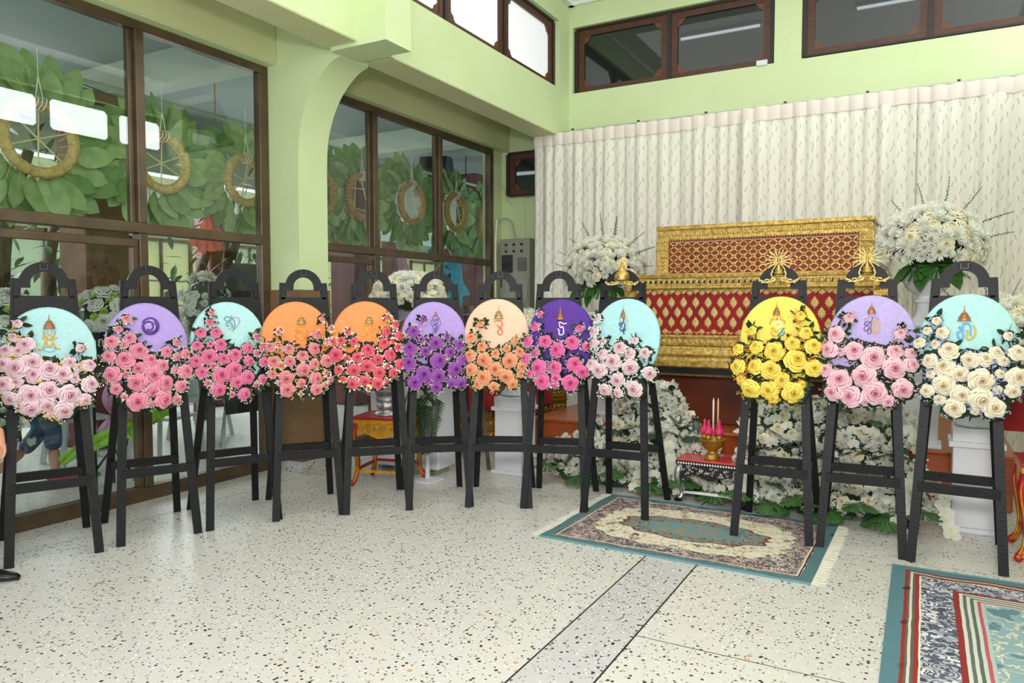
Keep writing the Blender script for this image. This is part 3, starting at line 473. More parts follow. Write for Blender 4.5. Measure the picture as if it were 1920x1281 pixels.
# small litter on the terrazzo
q = MB(); q.add([(0, 0, .003), (.05, .01, .004), (.09, .03, .003), (.05, .0, .003)], [(0, 1, 2, 3)])
q.add([(0, 0, .001), (.05, .01, .001), (.09, .03, .001), (.05, .0, .001)], [(3, 2, 1, 0)])
mlit = q.mesh('dry_leaf', mat('dry_brown_leaf', hx(150, 140, 112), .8))
for (x, y, r, lb) in ((-2.9, 3.45, 2.6, 'thin dry straw bit lying on the terrazzo in front of the fourth easel'), (-1.24, 3.25, 1.2, 'small dry leaf lying on the grey floor strip')):
    put('dry_leaf', mlit, mtx=TRS((x, y, .0), (0, 0, r)), label=lb, cat='leaf')
# ---------------------------------------------------------------- flowers: shared meshes
def petal(b, base, d, up, ln, wd, curl=0., cup=0., nu=4, tip=.25, mi=0, th=0.):
    """petal from base along d, widening then narrowing; up = its face normal side"""
    d = Vector(d).normalized(); up = Vector(up); s = d.cross(up).normalized(); up = s.cross(d).normalized(); vs = []
    for i in range(nu+1):
        t = i/nu; w = wd*(sin(pi*min(t*.86+.09, 1))**.7) if i < nu else wd*tip
        c = Vector(base)+d*ln*t*(1-.15*abs(curl)*t)+up*(curl*ln*t*t)
        for k in (-1, 0, 1): vs.append(c+s*w*k*.5+up*(cup*w*abs(k)))
    b.add(vs, [(i*3+k, i*3+k+1, i*3+k+4, i*3+k+3) for i in range(nu) for k in (0, 1)], mi)
def rose_mesh(seed):
    """whorled petals; uv.x runs from the petal's base (0) to its lip (1), uv.y from the flower's heart to its rim"""
    rn = random.Random(seed); b = MB(); UV = []
    # petals per whorl, lip radius, lip height, outward roll, half width, tip point
    rings = [(2, .09, .66, .03, 1.7, 0.), (3, .21, .66, .06, 1.25, .0), (3, .36, .60, .09, 1.15, .03), (4, .52, .48, .12, .92, .05), (5, .70, .28, .15, .74, .08), (5, .86, .02, .16, .74, .12)]
    for q, (n, R, Z, curl, hw, tip) in enumerate(rings):
        off = rn.random()*6
        for k in range(n):
            a = off+2*pi*k/n+rn.uniform(-.12, .12); nv = 8; Rk = R*rn.uniform(.94, 1.05); zk = Z+rn.uniform(-.03, .03); vs = []
            prof = [(.25, -.45, 0), (.62, -.22, .3), (.86, -.08, .6), (.97, 0, .8), (1.0+curl/R*.35, .02, .9), (1.0+curl/R*.85, -.03, .97), (1.0+curl/R*1.15, -.11, 1.)]
            for i, (pr, pz, u) in enumerate(prof):
                for j in range(nv+1):
                    v = (j/nv-.5)*2; drop = .16*abs(v)**2.5*(.4+R); tp = tip*max(0, 1-abs(v)*1.5)*(u > .85)
                    r = Rk*pr*(1+.09*v)-.05*abs(v)**4*R; z = zk+pz-drop*u-.03*v+(.02*sin(v*7+k) if u > .85 else 0)
                    vs.append(((r+tp)*cos(a+v*hw), (r+tp)*sin(a+v*hw), z)); UV.append((u, q/5))
            nu = len(prof)-1
            b.add(vs, [(i*(nv+1)+j, i*(nv+1)+j+1, (i+1)*(nv+1)+j+1, (i+1)*(nv+1)+j) for i in range(nu) for j in range(nv)])
    m0 = len(b.v)
    b.lathe([(.05, -.5), (.25, -.42), (.5, -.2), (.1, .0)], 8, mi=0); UV += [(.0, .3)]*(len(b.v)-m0)
    return b, UV
def rose_obj_mesh(seed):
    b, UV = rose_mesh(seed); me = b.mesh('rose', [M['petalw']], smooth=True); ul = me.uv_layers.new(name='uv')
    for lp in me.loops: ul.data[lp.index].uv = UV[lp.vertex_index]
    return me
ROSES = [rose_obj_mesh(s) for s in (11, 12, 13, 14)]
def bud_mesh():
    b = MB()
    for k in range(7):
        a = k*2.4; b.M = Matrix.Rotation(a, 4, 'Z'); vs = []
        for i in range(5):
            u = i/4; r = (.34+.02*k)*sin(pi*(.15+.62*u)); z = -.2+1.25*u
            for j in range(5): v = (j/4-.5)*2.2; vs.append((r*cos(v), r*sin(v), z-(.12*v*v*u)))
        b.add(vs, [(i*5+j, i*5+j+1, (i+1)*5+j+1, (i+1)*5+j) for i in range(4) for j in range(4)])
    b.M = None
    for k in range(5):
        a = k*1.257; petal(b, (.1*cos(a), .1*sin(a), -.3), (cos(a)*.5, sin(a)*.5, 1), (cos(a), sin(a), -.4), .85, .28, -.12, mi=1)
    b.tube([(0, 0, -.25), (0, 0, -.8)], .06, 5, 1)
    me = b.mesh('rosebud', [M['petalw'], M['leaf']], smooth=True); ul = me.uv_layers.new(name='uv')
    for lp in me.loops: ul.data[lp.index].uv = (min(1, max(0, me.vertices[lp.vertex_index].co.z)), .9)
    return me
BUD = bud_mesh()
def leaf_mesh(name='leaf', ln=1., wd=.52, seed=0, m=None, fold=.12, curl=-.18, th=.012, nu=5):
    b = MB(); vs = []
    for i in range(nu+1):
        t = i/nu; w = wd*.5*(sin(pi*t**.8)**.8 if 0 < t < 1 else .02)
        x = ln*t; z = curl*ln*t*t*.6
        for k in (-1, 0, 1): vs.append((x, w*k, z+fold*w*abs(k)*1.4))
    F = [(i*3+k, i*3+k+1, i*3+k+4, i*3+k+3) for i in range(nu) for k in (0, 1)]
    b.add(vs, F); 
    if th: b.add([(x, y, z-th) for x, y, z in vs], [f[::-1] for f in F])
    b.tube([(-.12*ln, 0, 0), (ln*.5, 0, curl*ln*.15+.004)], .012*ln, 4)
    return b.mesh(name, [m or M['leaf']], smooth=True)
LEAF = leaf_mesh()
def mum_mesh(seed, rings=((0, .34, 14), (.3, .62, 18), (.62, .85, 20), (.98, .98, 22), (1.35, 1.0, 20)), w=.17, cm=True):
    rn = random.Random(seed); b = MB()
    for tilt, ln, n in rings:
        for k in range(n):
            a = 2*pi*k/n+rn.uniform(-.1, .1)+tilt; te = tilt+rn.uniform(-.12, .12)
            d = Vector((cos(a)*sin(te), sin(a)*sin(te), cos(te))); up = Vector((-cos(a)*cos(te), -sin(a)*cos(te), sin(te)))
            petal(b, d*.06, d, up, ln*rn.uniform(.88, 1.05), w, curl=.22, cup=.25, nu=2, tip=.55)
    if cm: b.sphere((0, 0, .08), .12, 6, 4, 1)
    b.lathe([(.02, -.5), (.04, -.1), (.3, .02)], 6, mi=2)
    return b.mesh('chrysanthemum', [M['petalw'], M['yellowc'], M['leaf2']], smooth=False)
MUMS = [mum_mesh(1), mum_mesh(2, ((.15, .45, 12), (.6, .75, 15), (1.0, .95, 18), (1.35, .95, 16)), .19)]
def orchid_mesh():
    b = MB()
    for a, ln, w, c in ((90, 1, .62, .1), (215, .95, .6, .1), (325, .95, .6, .1)):
        a = radians(a); petal(b, (0, 0, 0), (cos(a), sin(a), .15), (0, 0, 1), ln, w, -.15, .05)
    for a in (10, 170):
        a = radians(a); petal(b, (0, 0, .03), (cos(a), sin(a)+.2, .1), (0, 0, 1), 1.02, 1.15, .1, .06, tip=.5)
    petal(b, (0, 0, .05), (0, -.6, .6), (0, 1, 1), .4, .34, .3, .2, mi=1); b.sphere((0, 0, .1), .1, 6, 4, 1)
    return b.mesh('orchid_bloom', [M['petalw'], M['yellowc']], smooth=True)
ORCH = orchid_mesh()
def lily_mesh():
    b = MB()
    for k in range(6):
        a = k*pi/3+(.1 if k % 2 else 0); petal(b, (0, 0, -.25), (cos(a)*.85, sin(a)*.85, .62), (-cos(a), -sin(a), .9), 1.15, .36 if k % 2 else .46, -.42, .12, nu=5, tip=.12)
    for k in range(6):
        a = k*pi/3+.3; b.tube([(0, 0, -.1), (cos(a)*.25, sin(a)*.25, .5)], .018, 4, 1); b.box(cos(a)*.25-.05, cos(a)*.25+.05, sin(a)*.25-.02, sin(a)*.25+.02, .49, .54, 2)
    return b.mesh('lily_bloom', [M['petalw'], M['lime'], M['goldpaint']], smooth=True)
LILY = lily_mesh()
def monstera_mesh():
    b = MB(); pts = []
    n = 9
    # each half as lobes with slits
    for s in (1, -1):
        for k in range(n):
            t0, t1 = k/n, (k+.80)/n
            def R(t): a = pi*(.06+.90*t); return (.15+.85*sin(a/2+.55)**1.2)*(.62 if t < .12 else 1), a
            r0, a0 = R(t0); r1, a1 = R(t1); rm, am = R((t0+t1)/2)
            c = (.12*cos(am), s*.02, 0)
            def P(r, a, z): return (r*cos(pi-a)*.95+.3, s*r*sin(a)*.72, z)
            dz = -.22*(rm*sin(am))**2
            vs = [(.3-.55*cos(a0)*.3, 0, .02), P(r0*.45, a0, dz*.3), P(r0*.95, a0, dz), P(rm, am, dz*1.15), P(r1*.95, a1, dz), P(r1*.45, a1, dz*.3)]
            b.add(vs, [(0, 1, 2, 3, 4, 5)]); b.add([(x, y, z-.008) for x, y, z in vs], [(5, 4, 3, 2, 1, 0)])
    b.tube([(-.9, 0, -.1), (-.2, 0, .02), (1.2, 0, -.0)], .016, 4)
    return b.mesh('monstera_leaf', [M['leaf2']], smooth=False)
MONST = monstera_mesh()
def euca_mesh():
    b = MB(); rn = random.Random(5)
    P = [(t*1.0, .05*sin(t*3), .10*t*t) for t in [i/8 for i in range(9)]]
    b.tube(P, .008, 4)
    for i in range(34):
        t = .12+.88*i/34; x, y, z = t, .05*sin(t*3), .10*t*t; a = i*2.4; s = .075*(1.15-t*.7)
        d = Vector((.35, cos(a), sin(a))); petal(b, (x, y, z), d, (1, 0, .3), s, s*.85, .1, .1, nu=2, tip=.5)
    return b.mesh('eucalyptus_sprig', [M['euca']])
EUCA = euca_mesh()
def fern_mesh():
    b = MB()
    b.tube([(0, 0, 0), (.5, 0, .05), (1, 0, -.08)], .008, 4)
    for i in range(15):
        t = (i+1)/16
        for s in (1, -1): petal(b, (t, 0, .05*sin(t*3)), (.55, s, -.1), (0, 0, 1), .38*(1-t*.75), .055, -.1, 0, nu=2, tip=.1)
    return b.mesh('fern_frond', [M['leaf']])
FERN = fern_mesh()
# ---------------------------------------------------------------- easels
KL = .12
def yl(z): return KL*z          # lean of the front plane
def easel_parts():
    P = {}
    for s, k in ((-1, 'leg_l'), (1, 'leg_r')):
        b = MB(); z1 = 1.66
        b.beam((s*.228, yl(0)+.012, 0), (s*.140, yl(z1)+.012, z1), .050, .024, up=(0, 1, 0)); P[k] = b.mesh('front_leg', M['black'])
        b = MB(); b.beam((s*.235, .64, 0), (s*.125, yl(1.5)+.07, 1.5), .046, .024, up=(0, 1, 0)); P['r'+k] = b.mesh('rear_leg', M['black'])
    b = MB(); b.beam((-.205, yl(.435)+.006, .44), (.205, yl(.435)+.006, .44), .03, .055, up=(0, 0, 1)); P['bar'] = b.mesh('front_crossbar', M['black'])
    b = MB(); b.beam((-.205, .50, .42), (.205, .50, .42), .03, .055); P['rbar'] = b.mesh('rear_crossbar', M['black'])
    # head board: shoulders, arch with opening, slot
    out = [(-.165, 1.36), (-.165, 1.665)]; r = .128
    out = [(-.14, 1.45), (-.14, 1.66)]+[(-r*cos(t), 1.632+r*1.02*sin(t)) for t in [pi*i/16 for i in range(0, 17)]][0:0]
    def sheet(poly, y0=-.012, y1=.012): 
        b.add([(x, yl(z)+y0, z) for x, z in poly]+[(x, yl(z)+y1, z) for x, z in poly], [tuple(range(len(poly))), tuple(range(2*len(poly)-1, len(poly)-1, -1))]+[(i, i+len(poly), (i+1) % len(poly)+len(poly), (i+1) % len(poly)) for i in range(len(poly))])
    b = MB(); n = 16; ri = .070
    for i in range(n):
        a0, a1 = pi*i/n, pi*(i+1)/n
        def o(a, R): return (-R*cos(a), 1.632+R*sin(a))
        sheet([o(a0, ri), o(a0, r), o(a1, r), o(a1, ri)])
    for s in (-1, 1):
        p = [(s*ri, 1.605), (s*ri, 1.632), (s*r, 1.632), (s*r, 1.605)]; sheet(p if s < 0 else p[::-1])
        p = [(s*r, 1.545), (s*r, 1.655), (s*.150, 1.655), (s*.155, 1.545)]; sheet(p if s < 0 else p[::-1])
    sheet([(-.158, 1.44), (-.155, 1.558), (.155, 1.558), (.158, 1.44)])
    P['head'] = b.mesh('head_board', M['black'])
    b = MB(); b.beam((-.16, yl(1.0)+.03, 1.0), (.16, yl(1.0)+.03, 1.0), .03, .06); P['mid'] = b.mesh('ledge_bar', M['black'])
    b = MB()
    z = 1.73; b.M = Matrix.Translation((0, yl(z)-.016, z))
    b.box(-.022, -.016, -.004, .006, -.014, .016); b.box(.016, .022, -.004, .006, -.014, .016); b.box(-.022, .022, -.004, .006, -.018, -.012)
    b.sphere((-.03, 0, .008), .004); b.sphere((-.03, 0, -.008), .004); b.sphere((.03, 0, .008), .004); b.sphere((.03, 0, -.008), .004)
    b.M = None; P['hook'] = b.mesh('hook_bracket', M['dark'])
    return P
EP = easel_parts()
def easel(i, x, y, a, label):
    t = empty('display_easel', (x, y, 0), a, label, 'easel', 'black display easels')
    for k, nm in (('leg_l', 'front_leg'), ('leg_r', 'front_leg'), ('rleg_l', 'rear_leg'), ('rleg_r', 'rear_leg'), ('bar', 'front_crossbar'), ('rbar', 'rear_crossbar'), ('head', 'head_board'), ('mid', 'ledge_bar'), ('hook', 'hook_bracket')):
        put(nm, EP[k], t)
    return t
# ---------------------------------------------------------------- wreaths on the easels
WS = [ # disc colour, rose outer, rose inner, filler colours, words
 (hx(182, 226, 230), hx(248, 228, 236), hx(228, 150, 180), [hx(232, 186, 60), hx(236, 236, 236)], 'cyan', 'pale pink', 'gold and blue crowned monogram'),
 (hx(182, 158, 226), hx(242, 166, 188), hx(226, 104, 144), [hx(238, 228, 200), hx(206, 216, 190)], 'lavender', 'pink', 'purple swirl emblem'),
 (hx(182, 228, 230), hx(240, 142, 180), hx(224, 90, 142), [hx(196, 206, 216), hx(236, 228, 180)], 'cyan', 'bright pink', 'teal and pink monogram'),
 (hx(255, 156, 98), hx(240, 166, 170), hx(226, 112, 128), [hx(244, 244, 244), hx(240, 218, 124)], 'orange', 'dusty pink', 'round gold crowned monogram'),
 (hx(255, 156, 98), hx(244, 122, 142), hx(222, 72, 98), [hx(244, 244, 240), hx(240, 214, 110)], 'orange', 'coral pink', 'wide-footed gold crowned monogram'),
 (hx(184, 158, 226), hx(176, 104, 196), hx(128, 60, 156), [hx(230, 220, 206), hx(214, 170, 206)], 'lavender', 'purple', 'dark violet scribbled monogram'),
 (hx(250, 208, 180), hx(250, 184, 148), hx(244, 136, 92), [hx(238, 220, 150), hx(226, 226, 190)], 'peach', 'peach', 'copper loop monogram'),
 (hx(98, 62, 158), hx(244, 134, 192), hx(232, 74, 132), [hx(232, 222, 232), hx(206, 196, 216)], 'deep purple', 'hot pink', 'white monogram'),
 (hx(178, 228, 232), hx(246, 230, 232), hx(220, 140, 162), [hx(240, 240, 238), hx(212, 196, 206)], 'cyan', 'ivory pink', 'navy monogram under a slim gold crown'),
 (hx(240, 224, 104), hx(252, 236, 120), hx(244, 212, 56), [hx(226, 156, 40), hx(236, 176, 60)], 'yellow', 'yellow', 'white, gold and teal monogram'),
 (hx(192, 176, 230), hx(248, 218, 228), hx(234, 128, 158), [hx(224, 176, 190), hx(214, 190, 196)], 'pale lilac', 'large pale pink', 'violet and gold monogram'),
 (hx(182, 230, 228), hx(248, 242, 220), hx(240, 226, 184), [hx(176, 182, 220), hx(150, 166, 206)], 'cyan', 'cream', 'blue and gold monogram'),
]
def petalmat(m, tr=.35):
    """thin petals let some light through"""
    n, l, b = nodes(m); o = [x for x in n if x.type == 'OUTPUT_MATERIAL'][0]; t = N(m, 'ShaderNodeBsdfTranslucent'); mx = N(m, 'ShaderNodeMixShader'); mx.inputs[0].default_value = tr
    ip = b.inputs['Base Color']
    if ip.links: l.new(ip.links[0].from_socket, t.inputs[0])
    else: t.inputs[0].default_value = ip.default_value
    l.new(b.outputs[0], mx.inputs[1]); l.new(t.outputs[0], mx.inputs[2]); l.new(mx.outputs[0], o.inputs[0]); return m
for k_ in ('petalw', 'petalc'): petalmat(M[k_], .4)
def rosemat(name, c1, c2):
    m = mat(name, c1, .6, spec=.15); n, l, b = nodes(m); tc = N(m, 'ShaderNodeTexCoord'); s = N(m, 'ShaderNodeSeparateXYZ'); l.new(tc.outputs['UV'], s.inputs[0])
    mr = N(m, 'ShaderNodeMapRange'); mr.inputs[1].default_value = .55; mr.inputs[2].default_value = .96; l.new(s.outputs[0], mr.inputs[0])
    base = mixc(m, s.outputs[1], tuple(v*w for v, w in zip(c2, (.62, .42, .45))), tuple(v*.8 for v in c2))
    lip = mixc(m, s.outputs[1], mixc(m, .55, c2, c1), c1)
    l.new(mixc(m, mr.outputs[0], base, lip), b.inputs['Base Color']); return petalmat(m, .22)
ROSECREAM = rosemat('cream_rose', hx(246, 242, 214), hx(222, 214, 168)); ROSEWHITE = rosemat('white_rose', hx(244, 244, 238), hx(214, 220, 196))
def discmat(name, c):
    m = mat(name, c, .75, spec=.2); n, l, b = nodes(m); tc = N(m, 'ShaderNodeTexCoord')
    v = N(m, 'ShaderNodeTexNoise'); v.inputs['Scale'].default_value = 38; v.inputs['Detail'].default_value = 6; v.inputs['Distortion'].default_value = 1.5; l.new(tc.outputs['Object'], v.inputs[0])
    mr = N(m, 'ShaderNodeMapRange'); mr.inputs[1].default_value = .35; mr.inputs[2].default_value = .7; l.new(v.outputs[0], mr.inputs[0])
    l.new(mixc(m, mr.outputs[0], tuple(x*.80 for x in c), tuple(min(1, x*.93) for x in c)), b.inputs['Base Color'])
    bp = N(m, 'ShaderNodeBump'); bp.inputs['Strength'].default_value = .22; bp.inputs['Distance'].default_value = .004; l.new(v.outputs[0], bp.inputs['Height']); l.new(bp.outputs[0], b.inputs['Normal']); return m
tiny = MB(); tiny.sphere((0, 0, 0), 1, 5, 3)
def crown(b, cx, zt, zb, hw, y):
    """tiered spire in low relief"""
    H = zt-zb; prof = [(1.0, 0), (1.0, .04), (.86, .06), (.9, .14), (.78, .16), (.74, .22), (.86, .24), (.6, .27), (.55, .36), (.66, .38), (.42, .41), (.36, .48), (.46, .50), (.22, .53), (.16, .62), (.2, .64), (.09, .68), (.06, .86), (.10, .88), (.03, .92), (.01, 1)]
    vs = []; n = len(prof)
    b.lathe([(r*hw, h*H) for r, h in prof], 10, (cx, y, zb), sy=.45)
    for k, h in enumerate((.02, .15, .26, .39, .49)): r = (1.0, .86, .84, .62, .44)[k]*hw; b.beam((cx-r*1.05, y-r*.2, zb+h*H), (cx+r*1.05, y-r*.2, zb+h*H), hw*.5, H*.022, 1)
ORD = ['leftmost', 'second from the left', 'third from the left', 'fourth from the left', 'fifth from the left', 'sixth from the left', 'seventh from the left', 'eighth from the left', 'ninth from the left', 'third from the right', 'second from the right', 'rightmost']
def wreath(i, data, emb):
    mx, my, a, ax, wd, dcx, dw, dtop, roses = data; dc, ro, ri, fc, w1, w2, w3 = WS[i]; rn = random.Random(100+i)
    easel(i, mx, my, a, 'black easel under the %s wreath with %s roses, %s' % (w1, w2, ORD[i]))
    t = empty('flower_wreath', (mx, my, 0), a, '%s oval board wreath with %s roses and %s' % (w1, w2, w3), 'wreath', 'oval rose wreaths on easels')
    # padded egg-shaped board leaning with the easel
    b = MB(); n = 40; hw = .245; zc = dtop-.275; rings = [(.0, 0.), (.8, 0.), (.955, .003), (.985, .008), (1., .022), (1., .040), (.97, .046), (0.0, .046)]
    for q, (sc_, yy) in enumerate(rings):
        for k in range(n):
            th = 2*pi*k/n; x = hw*sc_*cos(th); z = sin(th); z = zc+sc_*(z*.275 if z > 0 else z*.33)
            b.v.append((dcx+x, yl(z)-.062+yy, z))
    for q in range(len(rings)-1):
        for k in range(n): b.f.append([q*n+k, q*n+(k+1) % n, (q+1)*n+(k+1) % n, (q+1)*n+k]); b.mi.append(0)
    b.build('board', discmat('felt_'+w1.replace(' ', '_'), dc), t, smooth=True)
    # emblem
    cr, st = emb; yp = lambda z: yl(z)-.064
    if cr:
        c = MB(); cx, zt, zb, hw2 = cr[1:]; 
        crown(c, cx, zt, zb, hw2, 0); c.v = [(x, y+yp(z), z) for x, y, z in c.v]; c.build('crown_motif', [M['e_'+cr[0]], M['e_dark']], t)
    for k, (col, r, pts) in enumerate(st):
        c = MB(); P = [(x, yp(z)-.002, z) for x, z in smoothline([tuple(p) for p in pts], 4)]; K = len(P)
        c.tube(P, r, 6, rr=[r*(.55+.45*sin(pi*min(1, max(0, (j+.5)/K)))**.5) for j in range(K)])
        c.build('monogram_stroke', M['e_'+col], t, smooth=True)
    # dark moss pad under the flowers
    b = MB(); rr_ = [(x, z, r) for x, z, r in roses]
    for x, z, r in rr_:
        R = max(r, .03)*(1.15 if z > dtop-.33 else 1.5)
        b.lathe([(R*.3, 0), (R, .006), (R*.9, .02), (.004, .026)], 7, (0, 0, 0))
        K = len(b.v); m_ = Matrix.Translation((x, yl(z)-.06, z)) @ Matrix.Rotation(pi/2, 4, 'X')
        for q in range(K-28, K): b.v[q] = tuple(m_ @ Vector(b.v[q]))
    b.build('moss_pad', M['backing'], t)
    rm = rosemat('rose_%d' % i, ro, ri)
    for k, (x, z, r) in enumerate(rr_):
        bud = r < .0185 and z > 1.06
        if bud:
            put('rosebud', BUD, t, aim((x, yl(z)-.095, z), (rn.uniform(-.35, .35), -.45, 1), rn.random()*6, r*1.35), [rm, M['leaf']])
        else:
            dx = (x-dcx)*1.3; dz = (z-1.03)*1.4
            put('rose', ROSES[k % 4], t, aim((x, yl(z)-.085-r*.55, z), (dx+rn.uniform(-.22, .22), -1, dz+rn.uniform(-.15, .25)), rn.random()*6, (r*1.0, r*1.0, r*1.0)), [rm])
    # leaves tucked between the roses
    zmin = min(z for x, z, r in rr_); zmax = max(z for x, z, r in rr_); cnt = 0
    for k in range(110):
        x0, z0, r0 = rn.choice(rr_); an = rn.uniform(0, 2*pi); x = x0+cos(an)*r0*.8; z = z0+sin(an)*r0*.8
        s = rn.uniform(.04, .062); d = (cos(an), -.25-.5*rn.random(), sin(an))
        put('leaf', LEAF, t, Matrix.Translation((x, yl(z)-.072, z)) @ Vector(d).to_track_quat('X', 'Y').to_matrix().to_4x4() @ Matrix.Rotation(rn.uniform(-1, 1), 4, 'X') @ Matrix.Diagonal((s, s, s, 1)))
    # tiny filler blossoms
    for q, fcol in enumerate(fc):
        b = MB()
        for k in range(170):
            x0, z0, r0 = rn.choice(rr_); an = rn.uniform(0, 2*pi); d = r0*rn.uniform(.95, 1.5); cx, cz = x0+cos(an)*d, z0+sin(an)*d
            for j in range(3):
                s = rn.uniform(.0028, .005)*(1.35 if i in (4, 8) and q == 0 else 1); p = (cx+rn.uniform(-.008, .008), yl(cz)-.10-rn.uniform(0, .025), cz+rn.uniform(-.008, .008))
                b.add([(p[0]+s, p[1], p[2]), (p[0]-s, p[1], p[2]), (p[0], p[1], p[2]+s), (p[0], p[1], p[2]-s), (p[0], p[1]-s, p[2]), (p[0], p[1]+s, p[2])], [(0, 2, 4), (2, 1, 4), (1, 3, 4), (3, 0, 4), (2, 0, 5), (1, 2, 5), (3, 1, 5), (0, 3, 5)])
        b.build('filler_blossoms', mat('filler_%d_%d' % (i, q), fcol, .7), t, kind='stuff')
    return t
for i in range(12): wreath(i, WREATH_DATA[i], EMBLEM_DATA[i])
# gilded sunburst crowns standing above three of the easel heads
def sunburst(i, kind, label):
    mx, my, a, ax = WREATH_DATA[i][:4]
    z0 = 1.62
    t = empty('gold_crown_ornament', (mx, my, 0), a, label, 'ornament', 'gold crowns behind the easel heads')
    b = MB()
    y = yl(1.66)-.03
    for s in (-1, 1):
        for k in range(3):
            c = (s*(.03+.036*k), y, 1.664-.006*k); R = .019-.002*k
            b.tube([(c[0]+s*R*cos(q)*(1-q/9), y-.004, c[2]+R*.7*sin(q)*(1-q/9)) for q in [j*.55 for j in range(11)]], .0055, 5)
        b.tube(smoothline([(s*.012, y, 1.67), (s*.05, y-.006, 1.652), (s*.085, y-.004, 1.65), (s*.125, y, 1.672)], 4), .006, 5)
        b.tube(smoothline([(s*.03, y, 1.67), (s*.045, y, 1.70), (s*.035, y, 1.722)], 3), .006, 5)
    b.build('scroll_base', M['goldlite'], t, smooth=True)
    b = MB()
    if kind == 'dome':
        b.lathe([(.045, 1.675), (.06, 1.69), (.052, 1.70), (.058, 1.712), (.046, 1.735), (.028, 1.75), (.032, 1.758), (.018, 1.77), (.012, 1.8), (.004, 1.81)], 16, (0, y+.01, 0))
    else:
        b.lathe([(.026, 1.70), (.034, 1.712), (.022, 1.72), (.027, 1.73), (.012, 1.742), (.016, 1.75), (.007, 1.765), (.005, 1.82), (.009, 1.83), (.003, 1.86)], 14, (0, y+.01, 0))
    b.build('crown_spire', M['gold'], t, smooth=True)
    b = MB(); n = 15; zc = 1.79 if kind != 'dome' else 1.80; R1 = .088 if kind != 'dome' else .042
    for k in range(n):
        an = radians(-58+ (296)*k/(n-1)); d = (cos(an), sin(an)); ln = R1*(1 if kind == 'dome' else .75+.25*abs(cos(an)))
        b.beam((d[0]*.014, y+.012, zc+d[1]*.014), (d[0]*ln, y+.012, zc+d[1]*ln), .005, .006, up=(0, 1, 0))
    b.build('sunburst', M['goldlite'], t)
sunburst(8, 'dome', 'gold domed crown ornament above the easel in front of the left casket post')
sunburst(9, 'sun', 'gold sunburst crown ornament above the yellow wreath easel')
sunburst(10, 'sun', 'gold sunburst crown ornament above the easel second from the right')
# ---------------------------------------------------------------- curtains
def curtainmat():
    m = mat('cream_curtain_fabric', hx(226, 224, 212), .75, spec=.25); n, l, b = nodes(m); tc = N(m, 'ShaderNodeTexCoord'); s = N(m, 'ShaderNodeSeparateXYZ'); l.new(tc.outputs['UV'], s.inputs[0])
    u, v = s.outputs[0], s.outputs[1]
    col = hx(226, 224, 212); out = None; msk = None
    for (su, sv, ph, sl) in ((9, 5.5, .0, .55), (9, 5.5, .5, -.4)):
        uu = math_(m, 'ADD', math_(m, 'MULTIPLY', u, su), ph); vv = math_(m, 'ADD', math_(m, 'MULTIPLY', v, sv), ph*.7)
        col_i = math_(m, 'FLOOR', uu); vv = math_(m, 'ADD', vv, math_(m, 'MULTIPLY', col_i, .37))
        fu = math_(m, 'SUBTRACT', math_(m, 'FRACT', uu), .5); fv = math_(m, 'SUBTRACT', math_(m, 'FRACT', vv), .5)
        wn = N(m, 'ShaderNodeTexWhiteNoise', noise_dimensions='2D'); cb = N(m, 'ShaderNodeCombineXYZ'); l.new(col_i, cb.inputs[0]); l.new(math_(m, 'FLOOR', vv), cb.inputs[1]); l.new(cb.outputs[0], wn.inputs[0])
        fu = math_(m, 'ADD', fu, math_(m, 'MULTIPLY', math_(m, 'SUBTRACT', wn.outputs[0], .5), .5))
        d = math_(m, 'ABSOLUTE', math_(m, 'SUBTRACT', fu, math_(m, 'MULTIPLY', fv, sl)))
        k = math_(m, 'MULTIPLY', math_(m, 'LESS_THAN', d, .055), math_(m, 'LESS_THAN', math_(m, 'ABSOLUTE', fv), .15))
        msk = k if msk is None else math_(m, 'MAXIMUM', msk, k)
    nz = N(m, 'ShaderNodeTexNoise'); nz.inputs['Scale'].default_value = 1.5; l.new(tc.outputs['Object'], nz.inputs[0])
    base = mixc(m, nz.outputs[0], hx(232, 230, 218), hx(216, 213, 202))
    l.new(mixc(m, math_(m, 'MULTIPLY', msk, .6), base, hx(150, 144, 124)), b.inputs['Base Color']); return m
CM = curtainmat(); CH = mat('satin_curtain_heading', hx(222, 212, 202), .4)
